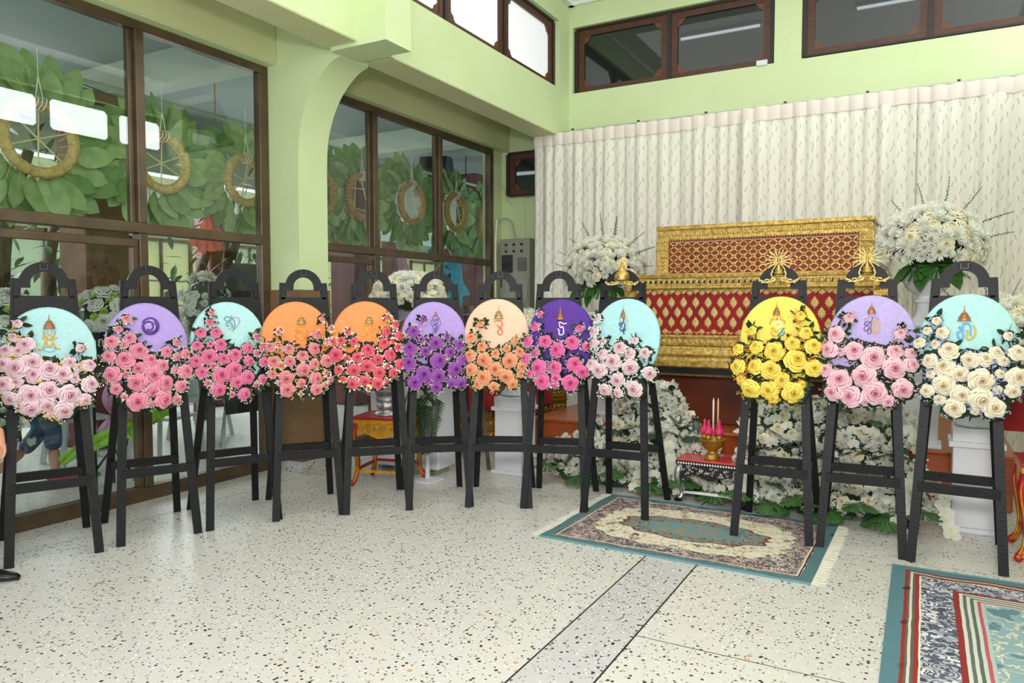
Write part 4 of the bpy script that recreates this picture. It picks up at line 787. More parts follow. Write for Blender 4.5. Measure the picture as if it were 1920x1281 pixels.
def curtain(x0, x1, y, ztop, label, seed, gather=()):
    rn = random.Random(seed); t = empty('patterned_curtain', ((x0+x1)/2, y, 0), 0, label, 'curtain', 'patterned curtain panels on the back wall')
    w = x1-x0; step = .012; n = int(w/step); rows = [ztop-.14, ztop-.3, ztop-.9, 2.2, 1.4, .7, .02]
    ph = 0; X = []; 
    pit = .135
    for i in range(n+1):
        x = w*i/n; k = x/pit; X.append((x-w/2, k))
    amp = [rn.uniform(.6, 1.3) for _ in range(int(w/pit)+3)]
    b = MB(); vs = []; uv = []
    for r, z in enumerate(rows):
        for i, (x, k) in enumerate(X):
            A = amp[int(k)]; f = abs(sin(pi*k)); deep = .035 if r == 0 else .055
            yy = -deep*A*(f**.6)+.012*sin(k*2.3+r*.4)*(r > 0)
            yy += .01*sin(k*9.1+r)*(r > 1)
            for g in gather: yy += -.05*math.exp(-((x-g)/.05)**2)
            vs.append((x, yy, z)); uv.append((x*1.35, z))
    C_ = n+1
    F = [(r*C_+i, (r+1)*C_+i, (r+1)*C_+i+1, r*C_+i+1) for r in range(len(rows)-1) for i in range(n)]
    b.add(vs, F); me = b.mesh('fabric', CM, True); ul = me.uv_layers.new(name='uv')
    for lp in me.loops: ul.data[lp.index].uv = uv[lp.vertex_index]
    put('fabric', me, t)
    b = MB(); vs = []
    for z, d in ((ztop, .0), (ztop-.07, .012), (ztop-.15, 0)):
        for i, (x, k) in enumerate(X):
            A = amp[int(k)]; f = abs(sin(pi*k)); vs.append((x, -.030*A*f**.4-.012-d, z+.004*sin(k*5)))
    b.add(vs, [(r*C_+i, (r+1)*C_+i, (r+1)*C_+i+1, r*C_+i+1) for r in range(2) for i in range(n)]); b.build('heading_tape', CH, t, smooth=True)
curtain(-4.38, -1.78, 8.46, 3.65, 'left patterned curtain panel beside the breaker cabinet', 1, (.9,))
curtain(-1.80, -.10, 8.43, 3.65, 'middle patterned curtain panel behind the casket', 2, (-.8, .55))
curtain(-.12, 1.45, 8.46, 3.65, 'right patterned curtain panel behind the tall white bouquet', 3, (-.1,))
rl = empty('curtain_rail', (-1.45, 8.47, 3.66), 0, 'thin metal curtain rail across the back wall', 'rail')
MB().bbox(-2.95, 2.95, -.012, .012, -.006, .014).build('rail_bar', M['rail'], rl)
for x in (-2.4, -1.55, -.75, .1, .9, 1.7, 2.5):
    MB().box(x-.008, x+.008, 0, .33, .006, .016).box(x-.014, x+.014, -.016, .016, .012, .03).build('rail_bracket', M['dark'], rl)
# ---------------------------------------------------------------- breaker cabinet, conduits
bc = empty('breaker_cabinet', (-4.875, 8.95, 1.25), 0, 'grey metal breaker cabinet on the back wall left of the curtain', 'cabinet')
MB().bbox(-.24, .22, -.1, .1, 0, 1.16, .006).build('cabinet_body', M['grey'], bc)
MB().bbox(-.225, -.0, -.112, -.1, .05, .62).build('door', M['grey'], bc); MB().bbox(.01, .2, -.112, -.1, .05, .62).build('door', M['grey'], bc)
MB().bbox(-.20, .06, -.12, -.112, .58, .595).build('door_handle', M['silver'], bc)
MB().bbox(-.20, -.04, -.125, -.1, .70, .94).build('meter_box', M['dark'], bc); MB().bbox(.04, .17, -.115, -.1, .72, .9).build('meter_window', mat('smoky_window', hx(96, 98, 92), .2), bc)
for z in (.99, 1.08):
    for x in (-.14, -.02, .1): MB().tube([(x, -.1, z), (x, -.118, z)], .018, 10).build('indicator_knob', M['dark'], bc)
MB().bbox(-.22, -.2, -.118, -.1, .50, .62).build('hinge', M['dark'], bc)
cd = MB(); cd.tube(smoothline([(-5.18, 8.85, 1.0), (-5.18, 8.85, 2.5), (-5.12, 8.88, 2.68), (-5.0, 8.95, 2.66), (-4.96, 9.0, 2.42)], 5), .012, 6)
cd.build('conduit_pipe', M['rail'], label='white curved conduit pipe left of the breaker cabinet', cat='pipe')
MB().tube([(-4.84, 9.02, 2.4), (-4.84, 9.02, 2.98), (-4.6, 9.02, 3.0)], .007, 6).build('conduit_pipe', M['rail'], label='thin straight conduit rising from the breaker cabinet top', cat='pipe')
MB().tube([(-5.0, 9.0, 2.9), (-5.08, 9.0, 2.95), (-5.12, 8.98, 3.1), (-5.15, 8.9, 3.2)], .004, 5).build('cable', M['rail'], label='loose thin cable hanging under the small dark window', cat='cable')
# small box fitting seen through an easel arch
MB().bbox(-4.98, -4.86, 8.75, 8.82, 1.28, 1.42).build('switch_box', M['grey'], label='small grey switch box low on the back wall under the cabinet', cat='box')
# ---------------------------------------------------------------- platform, casket
pf = empty('wooden_platform', (-1.35, 6.35, 0), 0, 'orange lacquered two-step wooden platform under the casket', 'platform')
MB().bbox(-1.95, 1.95, 0, 1.9, 0, .40, .012).build('lower_step', M['orangewood'], pf)
MB().bbox(-1.97, 1.97, -.02, 1.9, .385, .415, .008).build('step_nosing', M['orangewood'], pf)
MB().bbox(-.98, .98, .42, 1.55, .415, .86, .01).build('upper_block', noisy('dark_brown_plinth', hx(112, 52, 26), hx(92, 40, 20), 3, .35), pf)
CX = -1.35
ck = empty('casket', (CX, 6.6, 0), 0, 'long gold and red carved casket with a raised lid on the wooden platform', 'casket')
red = M['redfabric']; RW = 1.06
b = MB(); b.bbox(-RW, RW, .03, .80, 1.23, 1.64); b.build('red_panel_box', red, ck)
def motif_mesh():
    b = MB(); 
    def lobed(sc, y):
        P = [(0, 1), (.12, .72), (.26, .62), (.24, .42), (.46, .34), (.40, .08), (.52, -.1), (.36, -.34), (.34, -.55), (.14, -.62), (0, -1)]
        P = P+[(-x, z) for x, z in P[-2:0:-1]]; return [(x*sc, z*sc) for x, z in P]
    P1 = lobed(1, 0); n = len(P1); P2 = lobed(.62, 0); P3 = lobed(.25, 0)
    vs = [(x, 0, z) for x, z in P1]+[(x, -.16, z) for x, z in P2]+[(x, -.10, z) for x, z in P3]+[(0, -.22, 0)]
    F = []
    for r in (0, n): F += [(r+i, r+(i+1) % n, r+n+(i+1) % n, r+n+i) for i in range(n)]
    F += [(2*n+i, 2*n+(i+1) % n, 3*n) for i in range(n)]
    b.add(vs, F); return b.mesh('lotus_motif', [M['goldlite']])
MOT = motif_mesh()
nx = 18; dx = 2*(RW-.06)/nx
for r, z in enumerate((1.585, 1.51, 1.435, 1.36, 1.285)):
    pass
rowz = [1.615, 1.525, 1.435, 1.345, 1.262]
for r, z in enumerate(rowz):
    for k in range(nx+(r % 2)):
        x = -RW+.06+dx*(k+(.5 if r % 2 == 0 else 0))
        s = (.066, .04, .056) if 0 < r < 4 else (.060, .035, .030)
        put('lotus_motif', MOT, ck, TRS((x, .028, z), (0, 0, 0), s))
def border(b, x0, x1, z0, z1, y, mi=0, kind='floral', step=.03, amp=.012):
    """gilded relief row: beads, rosettes or points standing proud of y"""
    n = max(1, int((x1-x0)/step)); st = (x1-x0)/n; h = z1-z0; zc = (z0+z1)/2
    for i in range(n):
        x = x0+st*(i+.5)
        if kind == 'bead': b.add([(x-st*.4, y, zc), (x, y, zc+h*.45), (x+st*.4, y, zc), (x, y, zc-h*.45), (x, y-amp, zc)], [(0, 1, 4), (1, 2, 4), (2, 3, 4), (3, 0, 4)], mi)
        elif kind == 'tri': b.add([(x-st*.48, y, z1), (x+st*.48, y, z1), (x, y, z0), (x, y-amp, z1-h*.3)], [(0, 1, 3), (1, 2, 3), (2, 0, 3)], mi)
        else:
            for (u, w, s) in ((0, 0, .42), (-.28, .26, .2), (.28, .26, .2), (-.28, -.26, .2), (.28, -.26, .2)):
                cx, cz, q = x+u*st, zc+w*h, s*st; q2 = s*h
                b.add([(cx-q, y, cz), (cx, y, cz+q2), (cx+q, y, cz), (cx, y, cz-q2), (cx, y-amp, cz)], [(0, 1, 4), (1, 2, 4), (2, 3, 4), (3, 0, 4)], mi)
def beveled_band(b, hw, y0, y1, prof, mi=0):
    """profile (z, out) run round a rectangle hw wide from y0 to y1"""
    ring = lambda o: [(-hw-o, y0-o), (hw+o, y0-o), (hw+o, y1+o), (-hw-o, y1+o)]
    vs = [(x, y, z) for z, o in prof for x, y in ring(o)]; n = len(prof)
    F = [(i*4+k, i*4+(k+1) % 4, (i+1)*4+(k+1) % 4, (i+1)*4+k) for i in range(n-1) for k in range(4)]+[(3, 2, 1, 0), tuple((n-1)*4+k for k in range(4))]
    b.add(vs, F, mi)
b = MB(); beveled_band(b, RW, .03, .80, [(1.64, 0), (1.645, .02), (1.66, .03), (1.675, .03), (1.68, .02), (1.745, .02), (1.75, .035), (1.775, .04), (1.785, .03), (1.785, 0)]); b.build('upper_cornice', M['gold'], ck)
b = MB(); border(b, -RW, RW, 1.685, 1.74, .008, step=.05); border(b, -RW, RW, 1.75, 1.772, -.006, kind='bead', step=.016, amp=.008); border(b, -RW, RW, 1.60, 1.645, .02, kind='tri', step=dx, amp=.012); border(b, -RW, RW, 1.645, 1.672, .0, kind='bead', step=.022)
b.build('cornice_relief', M['goldlite'], ck)
b = MB()
for k in range(nx*2): x = -RW+.05+k*.05; b.box(x-.009, x+.009, -.0, .012, 1.70, 1.722)
b.build('glass_insets', mat('dark_mirror_inset', hx(20, 34, 26), .1), ck)
b = MB(); beveled_band(b, RW, .03, .80, [(.94, .10), (.955, .115), (.99, .115), (1.0, .10), (1.01, .09), (1.03, .085), (1.04, .07), (1.055, .075), (1.065, .06), (1.085, .055), (1.12, .045), (1.13, .03), (1.14, .035), (1.15, .02), (1.20, .02), (1.21, .03), (1.235, .03), (1.235, 0)]); b.build('lower_moulding', M['gold'], ck)
b = MB(); border(b, -RW, RW, 1.152, 1.198, .01, step=.05); border(b, -RW, RW, 1.21, 1.232, -.002, kind='bead', step=.016, amp=.007); border(b, -RW, RW, 1.085, 1.125, -.015, kind='tri', step=.045, amp=.01); border(b, -RW, RW, 1.0, 1.028, -.057, kind='bead', step=.02, amp=.008); border(b, -RW, RW, 1.235, 1.262, .02, kind='tri', step=.05, amp=.01)
b.build('moulding_relief', M['goldlite'], ck)
b = MB(); beveled_band(b, RW, .03, .80, [(.885, .085), (.935, .085), (.94, .1)]); b.build('black_base_band', mat('near_black_lacquer', hx(20, 24, 26), .25), ck)
b = MB(); beveled_band(b, RW, .03, .80, [(.87, .10), (.885, .105), (.888, .085)]); b.build('gold_lip', M['gold'], ck)
for sx in (-1, 1):
    b = MB(); x = sx*(RW-.01)
    b.bbox(x-.055, x+.055, -.02, .09, 1.22, 1.78); border(b, x-.05, x+.05, 1.3, 1.36, -.022, step=.05)
    for z in (1.25, 1.38, 1.46, 1.54, 1.62, 1.70): border(b, x-.05, x+.05, z, z+.05, -.022, step=.035)
    b.build('corner_post', M['gold'], ck)
    b = MB(); b.bbox(x-.06-(.1 if sx < 0 else 0), x+.06+(.1 if sx > 0 else 0), .0, .16, .865-.45+.42, .87); b.lathe([(.09, .0), (.11, .01), (.08, .035), (.11, .05)], 4, (x, .08, .815)); b.build('foot_bracket', M['goldpaint'], ck)
# lid: an upright gilded chest standing on the back half
LX0, LX1 = -.88, .985; LY = .22
b = MB(); b.bbox(LX0+.03, LX1-.03, LY+.03, LY+.56, 1.785, 2.22); b.build('lid_box', noisy('deep_red_lid', hx(140, 40, 36), hx(122, 30, 28), 6, .6), ck)
b = MB(); b.bbox(LX0, LX1, LY, LY+.6, 2.205, 2.245, .006); b.bbox(LX0+.01, LX1-.01, LY+.01, LY+.59, 2.115, 2.206); b.bbox(LX0, LX0+.12, LY+.008, LY+.12, 1.785, 2.12); b.bbox(LX1-.12, LX1, LY+.008, LY+.59, 1.785, 2.12); b.bbox(LX0, LX1, LY+.005, LY+.59, 1.785, 1.80)
b.build('lid_frame', M['gold'], ck)
b = MB(); border(b, LX0+.02, LX1-.02, 2.14, 2.19, LY+.01, step=.042); border(b, LX0+.02, LX1-.02, 2.188, 2.204, LY+.008, kind='bead', step=.014, amp=.006); border(b, LX0+.12, LX1-.12, 2.095, 2.12, LY+.012, kind='tri', step=.024, amp=.008)
for xx in (LX0+.06, LX1-.06):
    for k in range(9): border(b, xx-.045, xx+.045, 1.80+k*.036, 1.832+k*.036, LY+.008, step=.03, amp=.009)
b.build('lid_relief', M['goldlite'], ck)
b = MB(); b.box(LX0+.125, LX1-.125, LY+.018, LY+.03, 2.088, 2.094); b.box(LX1-.13, LX1-.125, LY+.018, LY+.03, 1.80, 2.09); b.build('lid_inner_fillet', mat('pinkish_fillet', hx(206, 170, 150), .4), ck)
nl = 19; lw = (LX1-LX0-.25)/nl; lr = 4; lh = .286/lr
b = MB()
for i in range(nl):
    for j in range(lr*2):
        for s in (-1, 1):
            pass
x0l = LX0+.125; z0l = 1.802
for j in range(lr):
    for k in range(nl+1):
        cx = x0l+lw*k; cz = z0l+lh*j
        # diamond lattice of gilt ribs
        if k < nl:
            b.beam((cx, LY+.024, cz), (cx+lw/2, LY+.024, cz+lh/2), .012, .012, up=(0, 1, 0)); b.beam((cx+lw/2, LY+.024, cz+lh/2), (cx+lw, LY+.024, cz), .012, .012, up=(0, 1, 0))
            b.beam((cx, LY+.024, cz+lh), (cx+lw/2, LY+.024, cz+lh/2), .012, .012, up=(0, 1, 0)); b.beam((cx+lw/2, LY+.024, cz+lh/2), (cx+lw, LY+.024, cz+lh), .012, .012, up=(0, 1, 0))
b.build('lattice', M['gold'], ck)
for j in range(lr+1):
    for k in range(nl+1):
        if 0 < k < nl: 
            if 0 < j < lr: put('lattice_blossom', MOT, ck, TRS((x0l+lw*k, LY+.026, z0l+lh*j), (0, 0, 0), (.046, .05, .026)))
for j in range(lr):
    for k in range(nl): put('lattice_blossom', MOT, ck, TRS((x0l+lw*(k+.5), LY+.024, z0l+lh*(j+.5)), (0, 0, 0), (.026, .03, .012)))
# ---------------------------------------------------------------- gilded cabinet with red cloth, left of the platform
gc = empty('gilded_chest', (-4.02, 6.0, 0), radians(66), 'dark gilded chest under a red cloth beside the white pedestal', 'chest')
MB().bbox(0, 1.5, 0, .5, .12, .62).build('chest_body', M['goldbrown'], gc)
b = MB()
for z in (.14, .26, .36, .50): border(b, .02, 1.48, z, z+.07, -.002, step=.06, amp=.012)
for z in (.235, .345, .465): b.box(0, 1.5, -.012, 0, z, z+.014)
b.build('chest_relief', M['golddk'], gc)
for x in (.05, 1.38): MB().box(x, x+.07, .02, .1, 0, .12).build('foot', M['blacklac'], gc)
b = MB(); vs = []; n = 30
for i in range(n+1):
    x = .05+1.2*i/n; dz = .16+.1*abs(sin(i*.33))
    vs += [(x, .5, .635), (x, -.03-.01*sin(i), .635), (x, -.045-.012*sin(i*1.3), .62-dz)]
b.add(vs, [(i*3+k, i*3+k+1, i*3+k+4, i*3+k+3) for i in range(n) for k in (0, 1)])
b.build('red_cloth', M['redfabric'], smooth=True, label='red cloth draped over the gilded chest behind the peach wreath', cat='cloth'); bpy.data.objects['red_cloth'].matrix_world = TRS((-4.02, 6.0, 0), (0, 0, radians(66)))
# ---------------------------------------------------------------- pedestals and urns
def pedestal(x, y, label, h=.60, w=.27, rz=0., z=0.):
    t = empty('white_pedestal', (x, y, z), rz, label, 'pedestal', 'white square pedestals')
    k = w/2
    MB().bbox(-k-.025, k+.025, -k-.025, k+.025, 0, .03).bbox(-k, k, -k, k, .03, h-.03).build('shaft', M['white'], t)
    MB().bbox(-k-.025, k+.025, -k-.025, k+.025, h-.035, h).bbox(-k-.005, k+.005, -k-.005, k+.005, h, h+.09).build('cap', M['white'], t); return t
def urn(x, y, z, label, s=1.):
    t = empty('white_urn', (x, y, z), 0, label, 'urn', 'white fluted urns')
    b = MB(); b.lathe([(.105*s, 0), (.13*s, .015), (.12*s, .03), (.095*s, .05), (.07*s, .09), (.055*s, .15), (.06*s, .19)], 28, flute=.05, fn=14); b.build('foot', M['white'], t, smooth=True)
    b = MB(); b.lathe([(.05*s, .18), (.075*s, .195), (.075*s, .21), (.055*s, .225), (.06*s, .25), (.11*s, .29), (.14*s, .35), (.15*s, .42), (.17*s, .45), (.14*s, .46)], 28, flute=.03, fn=14); b.build('bowl', M['white'], t, smooth=True)
    return t
# ---------------------------------------------------------------- flower bouquets
PW = M['petalw']
def frame_dir(p, d, roll, s): return aim(p, d, roll, s)
def bouquet(x, y, z, R, H, label, seed, n=60, euc=8, mon=5, group=None, name='flower_bouquet', kinds=('mum', 'mum', 'mum2', 'rose'), lily=0, orch=0, front=(0, -1), sq=1.):
    """dome of blooms, half-height H, radius R, on base point"""
    rn = random.Random(seed); t = empty(name, (x, y, z), 0, label, 'bouquet', group)
    b = MB(); b.lathe([(R*.15, -.04), (R*.55, .02), (R*.80, H*.25), (R*.78, H*.5), (R*.55, H*.78), (.01, H*.9)], 12); b.build('foliage_core', M['leaf'], t)
    pts = []; tries = 0
    while len(pts) < n and tries < 6000:
        tries += 1; a = rn.uniform(0, 2*pi); e = math.asin(rn.uniform(-.3, 1)); d = (cos(a)*cos(e), sin(a)*cos(e), sin(e))
        if d[0]*front[0]+d[1]*front[1] < -.45: continue
        p = (d[0]*R, d[1]*R, H*.28+d[2]*H*.72)
        if all((p[0]-q[0][0])**2+(p[1]-q[0][1])**2+(p[2]-q[0][2])**2 > (.050*sq)**2 for q in pts): pts.append((p, d))
    for k, (p, d) in enumerate(pts):
        kd = kinds[rn.randrange(len(kinds))]; d2 = (d[0]+rn.uniform(-.25, .25), d[1]+rn.uniform(-.25, .25), d[2]+rn.uniform(-.1, .3)); ro = rn.random()*6
        if k < lily: put('lily_bloom', LILY, t, aim(p, (d2[0], d2[1]-.4, d2[2]), ro, .085))
        elif k < lily+orch: put('orchid_bloom', ORCH, t, aim(p, (d2[0], d2[1]-.4, d2[2]*.3), 0, .045))
        elif kd == 'mum': put('chrysanthemum', MUMS[0], t, aim(p, d2, ro, rn.uniform(.05, .066)*sq))
        elif kd == 'mum2': put('chrysanthemum', MUMS[1], t, aim(p, d2, ro, rn.uniform(.036, .05)*sq))
        elif kd == 'rose': put('rose', ROSES[k % 4], t, aim(p, d2, ro, rn.uniform(.04, .052)*sq), [ROSECREAM])
        elif kd == 'rosew': put('rose', ROSES[k % 4], t, aim(p, d2, ro, rn.uniform(.045, .058)*sq), [ROSEWHITE])
        elif kd == 'lime': put('chrysanthemum', MUMS[1], t, aim(p, d2, ro, rn.uniform(.03, .036)*sq), [M['lime'], M['lime'], M['leaf2']])
    for k in range(euc):
        a = rn.uniform(-.3, pi+.3) if k % 3 else rn.uniform(0, 2*pi); a = -a if False else a
        an = pi*(k+.5)/euc; d = Vector((cos(an)*1.1, rn.uniform(-.5, .1), sin(an)*.75+.05)); p = Vector((cos(an)*R*.7, 0, H*.25+sin(an)*H*.6))
        put('eucalyptus_sprig', EUCA, t, Matrix.Translation(p) @ d.to_track_quat('X', 'Z').to_matrix().to_4x4() @ Matrix.Rotation(rn.random()*6, 4, 'X') @ Matrix.Scale(rn.uniform(.2, .3)*R/.3, 4))
    for k in range(mon):
        an = pi*(k+.5)/mon; d = Vector((cos(an)*.8, -.75, -.75-.3*rn.random())); p = Vector((cos(an)*R*.35, -R*.35, H*.06))
        put('large_leaf', MONST if k % 2 == 0 else LEAF, t, Matrix.Translation(p) @ d.to_track_quat('X', 'Z').to_matrix().to_4x4() @ Matrix.Rotation(rn.uniform(-.4, .4), 4, 'X') @ Matrix.Scale((.16 if k % 2 == 0 else .24)*R/.3, 4), [M['leaf2']])
    b = MB()
    for k in range(160):
        a = rn.uniform(0, 2*pi); e = rn.uniform(-.1, 1.4); c = (cos(a)*cos(e)*R*1.04, sin(a)*cos(e)*R*1.04, H*.28+sin(e)*H*.76); s = rn.uniform(.005, .009)*sq
        b.sphere(c, s, 4, 3)
    b.build('filler_blossoms', M['petalw'], t, kind='stuff'); return t
pedestal(-3.19, 5.79, 'white square pedestal between the peach and the deep purple wreath easels')
urn(-3.19, 5.79, .69, 'white fluted urn on the left low pedestal', 1.)
bouquet(-3.19, 5.79, 1.08, .27, .38, 'white chrysanthemum bouquet in the left low urn, mostly behind the peach wreath', 31, 110, 6, 3, 'white bouquets on urns')
pedestal(.33, 5.81, 'white square pedestal behind the rightmost cyan wreath easel')
urn(.33, 5.81, .69, 'white fluted urn behind the rightmost cyan wreath', 1.)
bouquet(.42, 5.78, 1.12, .33, .42, 'white bouquet with grey-green sprigs at the right edge behind the rightmost wreath', 32, 140, 8, 3, 'white bouquets on urns')
pedestal(-2.8, 6.92, 'tall white pedestal behind the ninth easel, left of the casket', .475, .26, z=.416)
urn(-2.8, 6.92, .98, 'white urn high on the tall pedestal left of the casket', 1.4)
bouquet(-2.80, 6.92, 1.70, .37, .46, 'tall white chrysanthemum bouquet left of the casket', 33, 150, 9, 6, 'white bouquets on urns', sq=1.1)
pedestal(.0, 6.52, 'tall white pedestal right of the casket', .825, .24, z=.416)
urn(.02, 6.52, 1.33, 'white fluted urn on the tall pedestal right of the casket', 1.15)
bouquet(.04, 6.45, 1.80, .34, .43, 'large white rose and chrysanthemum bouquet right of the casket over a big green leaf', 34, 170, 8, 6, 'white bouquets on urns', kinds=('mum', 'mum', 'rose', 'mum2'), sq=1.12)
# ---------------------------------------------------------------- floor flower banks
def bank(name, x0, ybase, rows, label, seed, n, mons, orch, lil):
    """rows: list of (z, xa, xb, y) outline of the sloping face"""
    rn = random.Random(seed); t = empty(name, (x0, ybase, 0), 0, label, 'flower bank', 'white flower banks before the platform')
    def at(z):
        for (za, a0, a1, ya), (zb, b0, b1, yb) in zip(rows, rows[1:]):
            if za <= z <= zb: f = (z-za)/(zb-za); return a0+(b0-a0)*f, a1+(b1-a1)*f, ya+(yb-ya)*f
        return rows[-1][1:]
    b = MB(); m = 14
    vs = []
    for z, a, c, y in rows:
        a += .08; c -= .08; z *= .95
        for i in range(m+1): x = a+(c-a)*i/m; vs.append((x, y+.07+.02*sin(i*2.1+z*9), z))
        for i in range(m+1): x = c-(c-a)*i/m; vs.append((x, y+.20, z))
    k2 = 2*(m+1)
    b.add(vs, [(r*k2+i, r*k2+(i+1) % k2, (r+1)*k2+(i+1) % k2, (r+1)*k2+i) for r in range(len(rows)-1) for i in range(k2)]+[tuple((len(rows)-1)*k2+i for i in range(k2))])
    b.build('foliage_core', M['leaf'], t)
    pts = []; tries = 0; zmax = rows[-1][0]
    bands = lambda z: not (.0 <= z < .11) and not (.40 < z < .50)
    while len(pts) < n and tries < 20000:
        tries += 1; z = rn.uniform(.08, zmax); a, c, y = at(z); x = rn.uniform(a, c)
        if not bands(z) and rn.random() > .22: continue
        if all((x-q[0])**2+(z-q[2])**2 > .0029 for q in pts): pts.append((x, y-.02+rn.uniform(-.04, .02), z))
    for k, p in enumerate(pts):
        d = (rn.uniform(-.4, .4), -1, rn.uniform(.1, .8)); ro = rn.random()*6; q = rn.random()
        if k < lil: put('lily_bloom', LILY, t, aim((p[0], p[1]-.06, p[2]), d, ro, .085))
        elif q < .40: put('chrysanthemum', MUMS[0], t, aim(p, d, ro, rn.uniform(.046, .062)))
        elif q < .68: put('chrysanthemum', MUMS[1], t, aim(p, d, ro, rn.uniform(.034, .048)))
        elif q < .78: put('rose', ROSES[k % 4], t, aim(p, d, ro, .042), [ROSECREAM])
        else: put('orchid_bloom', ORCH, t, aim((p[0], p[1]-.035, p[2]), (rn.uniform(-.5, .5), -1, rn.uniform(-.2, .4)), rn.uniform(-.6, .6), rn.uniform(.04, .05)))
    for (ox, oz, ex, ez, cnt) in orch:      # cascading sprays
        for j in range(cnt):
            f = j/(cnt-1); x, z = ox+(ex-ox)*f+rn.uniform(-.03, .03), oz+(ez-oz)*f; _, _, y = at(max(z, .0)); put('orchid_bloom', ORCH, t, aim((x, y-.10-.03*sin(f*3), z), (rn.uniform(-.6, .6), -1, rn.uniform(-.3, .3)), rn.uniform(-.5, .5), .052))
    for k in range(mons):
        f = (k+.5)/mons; a, c, y = at(.1); x = a+(c-a)*f; z = .10 if k % 2 else .16
        d = Vector((rn.uniform(-.6, .6), -.8, -.28 if k % 2 else -.1))
        put('monstera_leaf', MONST, t, Matrix.Translation((x, y-.05, z)) @ d.to_track_quat('X', 'Z').to_matrix().to_4x4() @ Matrix.Scale(rn.uniform(.15, .19), 4))
        a, c, y = at(.46); x = a+(c-a)*f; d = Vector((rn.uniform(-.8, .8), -.9, rn.uniform(-.2, .6)))
        put('monstera_leaf', MONST, t, Matrix.Translation((x, y-.02, .46)) @ d.to_track_quat('X', 'Z').to_matrix().to_4x4() @ Matrix.Scale(.15, 4), [M['leaf']])
    for k in range(46):
        z = rn.uniform(.03, zmax); a, c, y = at(z); x = rn.uniform(a, c); d = Vector((rn.uniform(-1, 1), -.7, rn.uniform(-.4, 1)))
        put('leaf', LEAF if k % 3 else FERN, t, Matrix.Translation((x, y-.02, z)) @ d.to_track_quat('X', 'Z').to_matrix().to_4x4() @ Matrix.Scale(rn.uniform(.08, .13) if k % 3 else .2, 4))
    b = MB()
    for k in range(260):
        z = rn.uniform(.06, zmax+.02); a, c, y = at(min(z, zmax)); x = rn.uniform(a-.02, c+.02)
        for j in range(3): b.sphere((x+rn.uniform(-.018, .018), y-.05+rn.uniform(-.03, .02), z+rn.uniform(-.018, .018)), rn.uniform(.005, .009), 4, 3)
    b.build('filler_blossoms', M['petalw'], t, kind='stuff'); return t
bank('flower_bank', 0, 0, [(0, -2.72, -1.38, 5.62), (.1, -2.88, -1.18, 5.68), (.28, -2.86, -1.25, 5.78), (.42, -2.50, -1.50, 5.88), (.6, -2.38, -1.62, 5.98), (.76, -2.2, -1.75, 6.06), (.84, -2.05, -1.85, 6.12)],
     'white orchid, lily and chrysanthemum bank on the floor left of the small inlaid table', 41, 290, 6, [(-2.0, .55, -1.95, .05, 10), (-1.75, .42, -1.62, .06, 9), (-2.8, .3, -2.85, .05, 6)], 5)
bank('flower_bank', 0, 0, [(0, -1.12, .02, 5.52), (.1, -1.22, .12, 5.56), (.28, -1.2, .12, 5.64), (.45, -1.18, .02, 5.72), (.62, -1.17, -.02, 5.8), (.78, -1.15, -.06, 5.86), (.84, -1.0, -.2, 5.9)],
     'white chrysanthemum and orchid bank with big split leaves right of the small inlaid table', 42, 290, 7, [(-.06, .35, -.1, .03, 8), (-1.12, .32, -1.05, .12, 6), (.14, .25, .17, .03, 6)], 3)
# ---------------------------------------------------------------- small inlaid table with offerings
it = empty('inlaid_table', (-1.37, 5.68, 0), 0, 'low black and silver inlaid table with a glossy red top', 'table')
MB().bbox(-.26, .26, -.17, .17, .315, .33, .004).build('table_top', M['redtop'], it)
MB().bbox(-.255, .255, -.165, .165, .285, .315, .003).build('frieze', M['blacklac'], it)
b = MB()
for yy, sg in ((-.167, 1),): border(b, -.25, .25, .288, .312, yy, step=.02, amp=.003, kind='bead')
b.build('pearl_inlay', M['inlay'], it)
ap = [(-.25, .285), (-.25, .20), (-.225, .16), (-.20, .185), (-.17, .215), (-.12, .222), (-.07, .20), (0, .178), (.07, .20), (.12, .222), (.17, .215), (.20, .185), (.225, .16), (.25, .20), (.25, .285)]
b = MB(); 
b.prism(ap[::-1], -.165, -.155, 'y')
b.build('apron', M['blacklac'], it)
b = MB(); rn = random.Random(9)
for k in range(60):
    x = rn.uniform(-.235, .235); z = rn.uniform(.215, .278); R = rn.uniform(.007, .013); s = rn.choice((-1, 1))
    b.tube([(x+R*cos(q)*(1-q/8), -.167, z+s*R*sin(q)*(1-q/8)) for q in [j*.9 for j in range(6)]], .0016, 3)
b.build('scroll_inlay', M['inlay'], it)
for sx in (-1, 1):
    for sy in (-1, 1):
        P = [(sx*.235, sy*.15, .27), (sx*.25, sy*.165, .2), (sx*.235, sy*.155, .12), (sx*.215, sy*.145, .06), (sx*.235, sy*.16, .02)]
        b = MB(); b.tube(smoothline(P, 3), .02, 7, rr=[.028, .027, .026, .025, .023, .02, .017, .015, .014, .016, .019, .021, .022][:13]); b.build('cabriole_leg', M['silver'], it, smooth=True)
        MB().bbox(sx*.238-.028, sx*.238+.028, sy*.162-.028, sy*.162+.024, 0, .03, .008).build('claw_foot', M['blacklac'], it)
b = MB(); b.beam((-.22, -.145, .075), (.22, -.145, .075), .012, .02); border(b, -.21, .21, .067, .083, -.152, step=.016, kind='bead', amp=.003); b.build('stretcher', M['inlay'], it)
gb = empty('gold_offering_bowl', (-1.38, 5.62, .33), 0, 'footed gold bowl on the small red-topped table', 'bowl')
MB().lathe([(.062, 0), (.06, .012), (.045, .03), (.04, .05), (.03, .06), (.045, .075), (.075, .1), (.09, .13), (.095, .15), (.1, .155), (.09, .158), (.07, .12), (.01, .11)], 28).build('bowl', M['golddk'], gb, smooth=True)
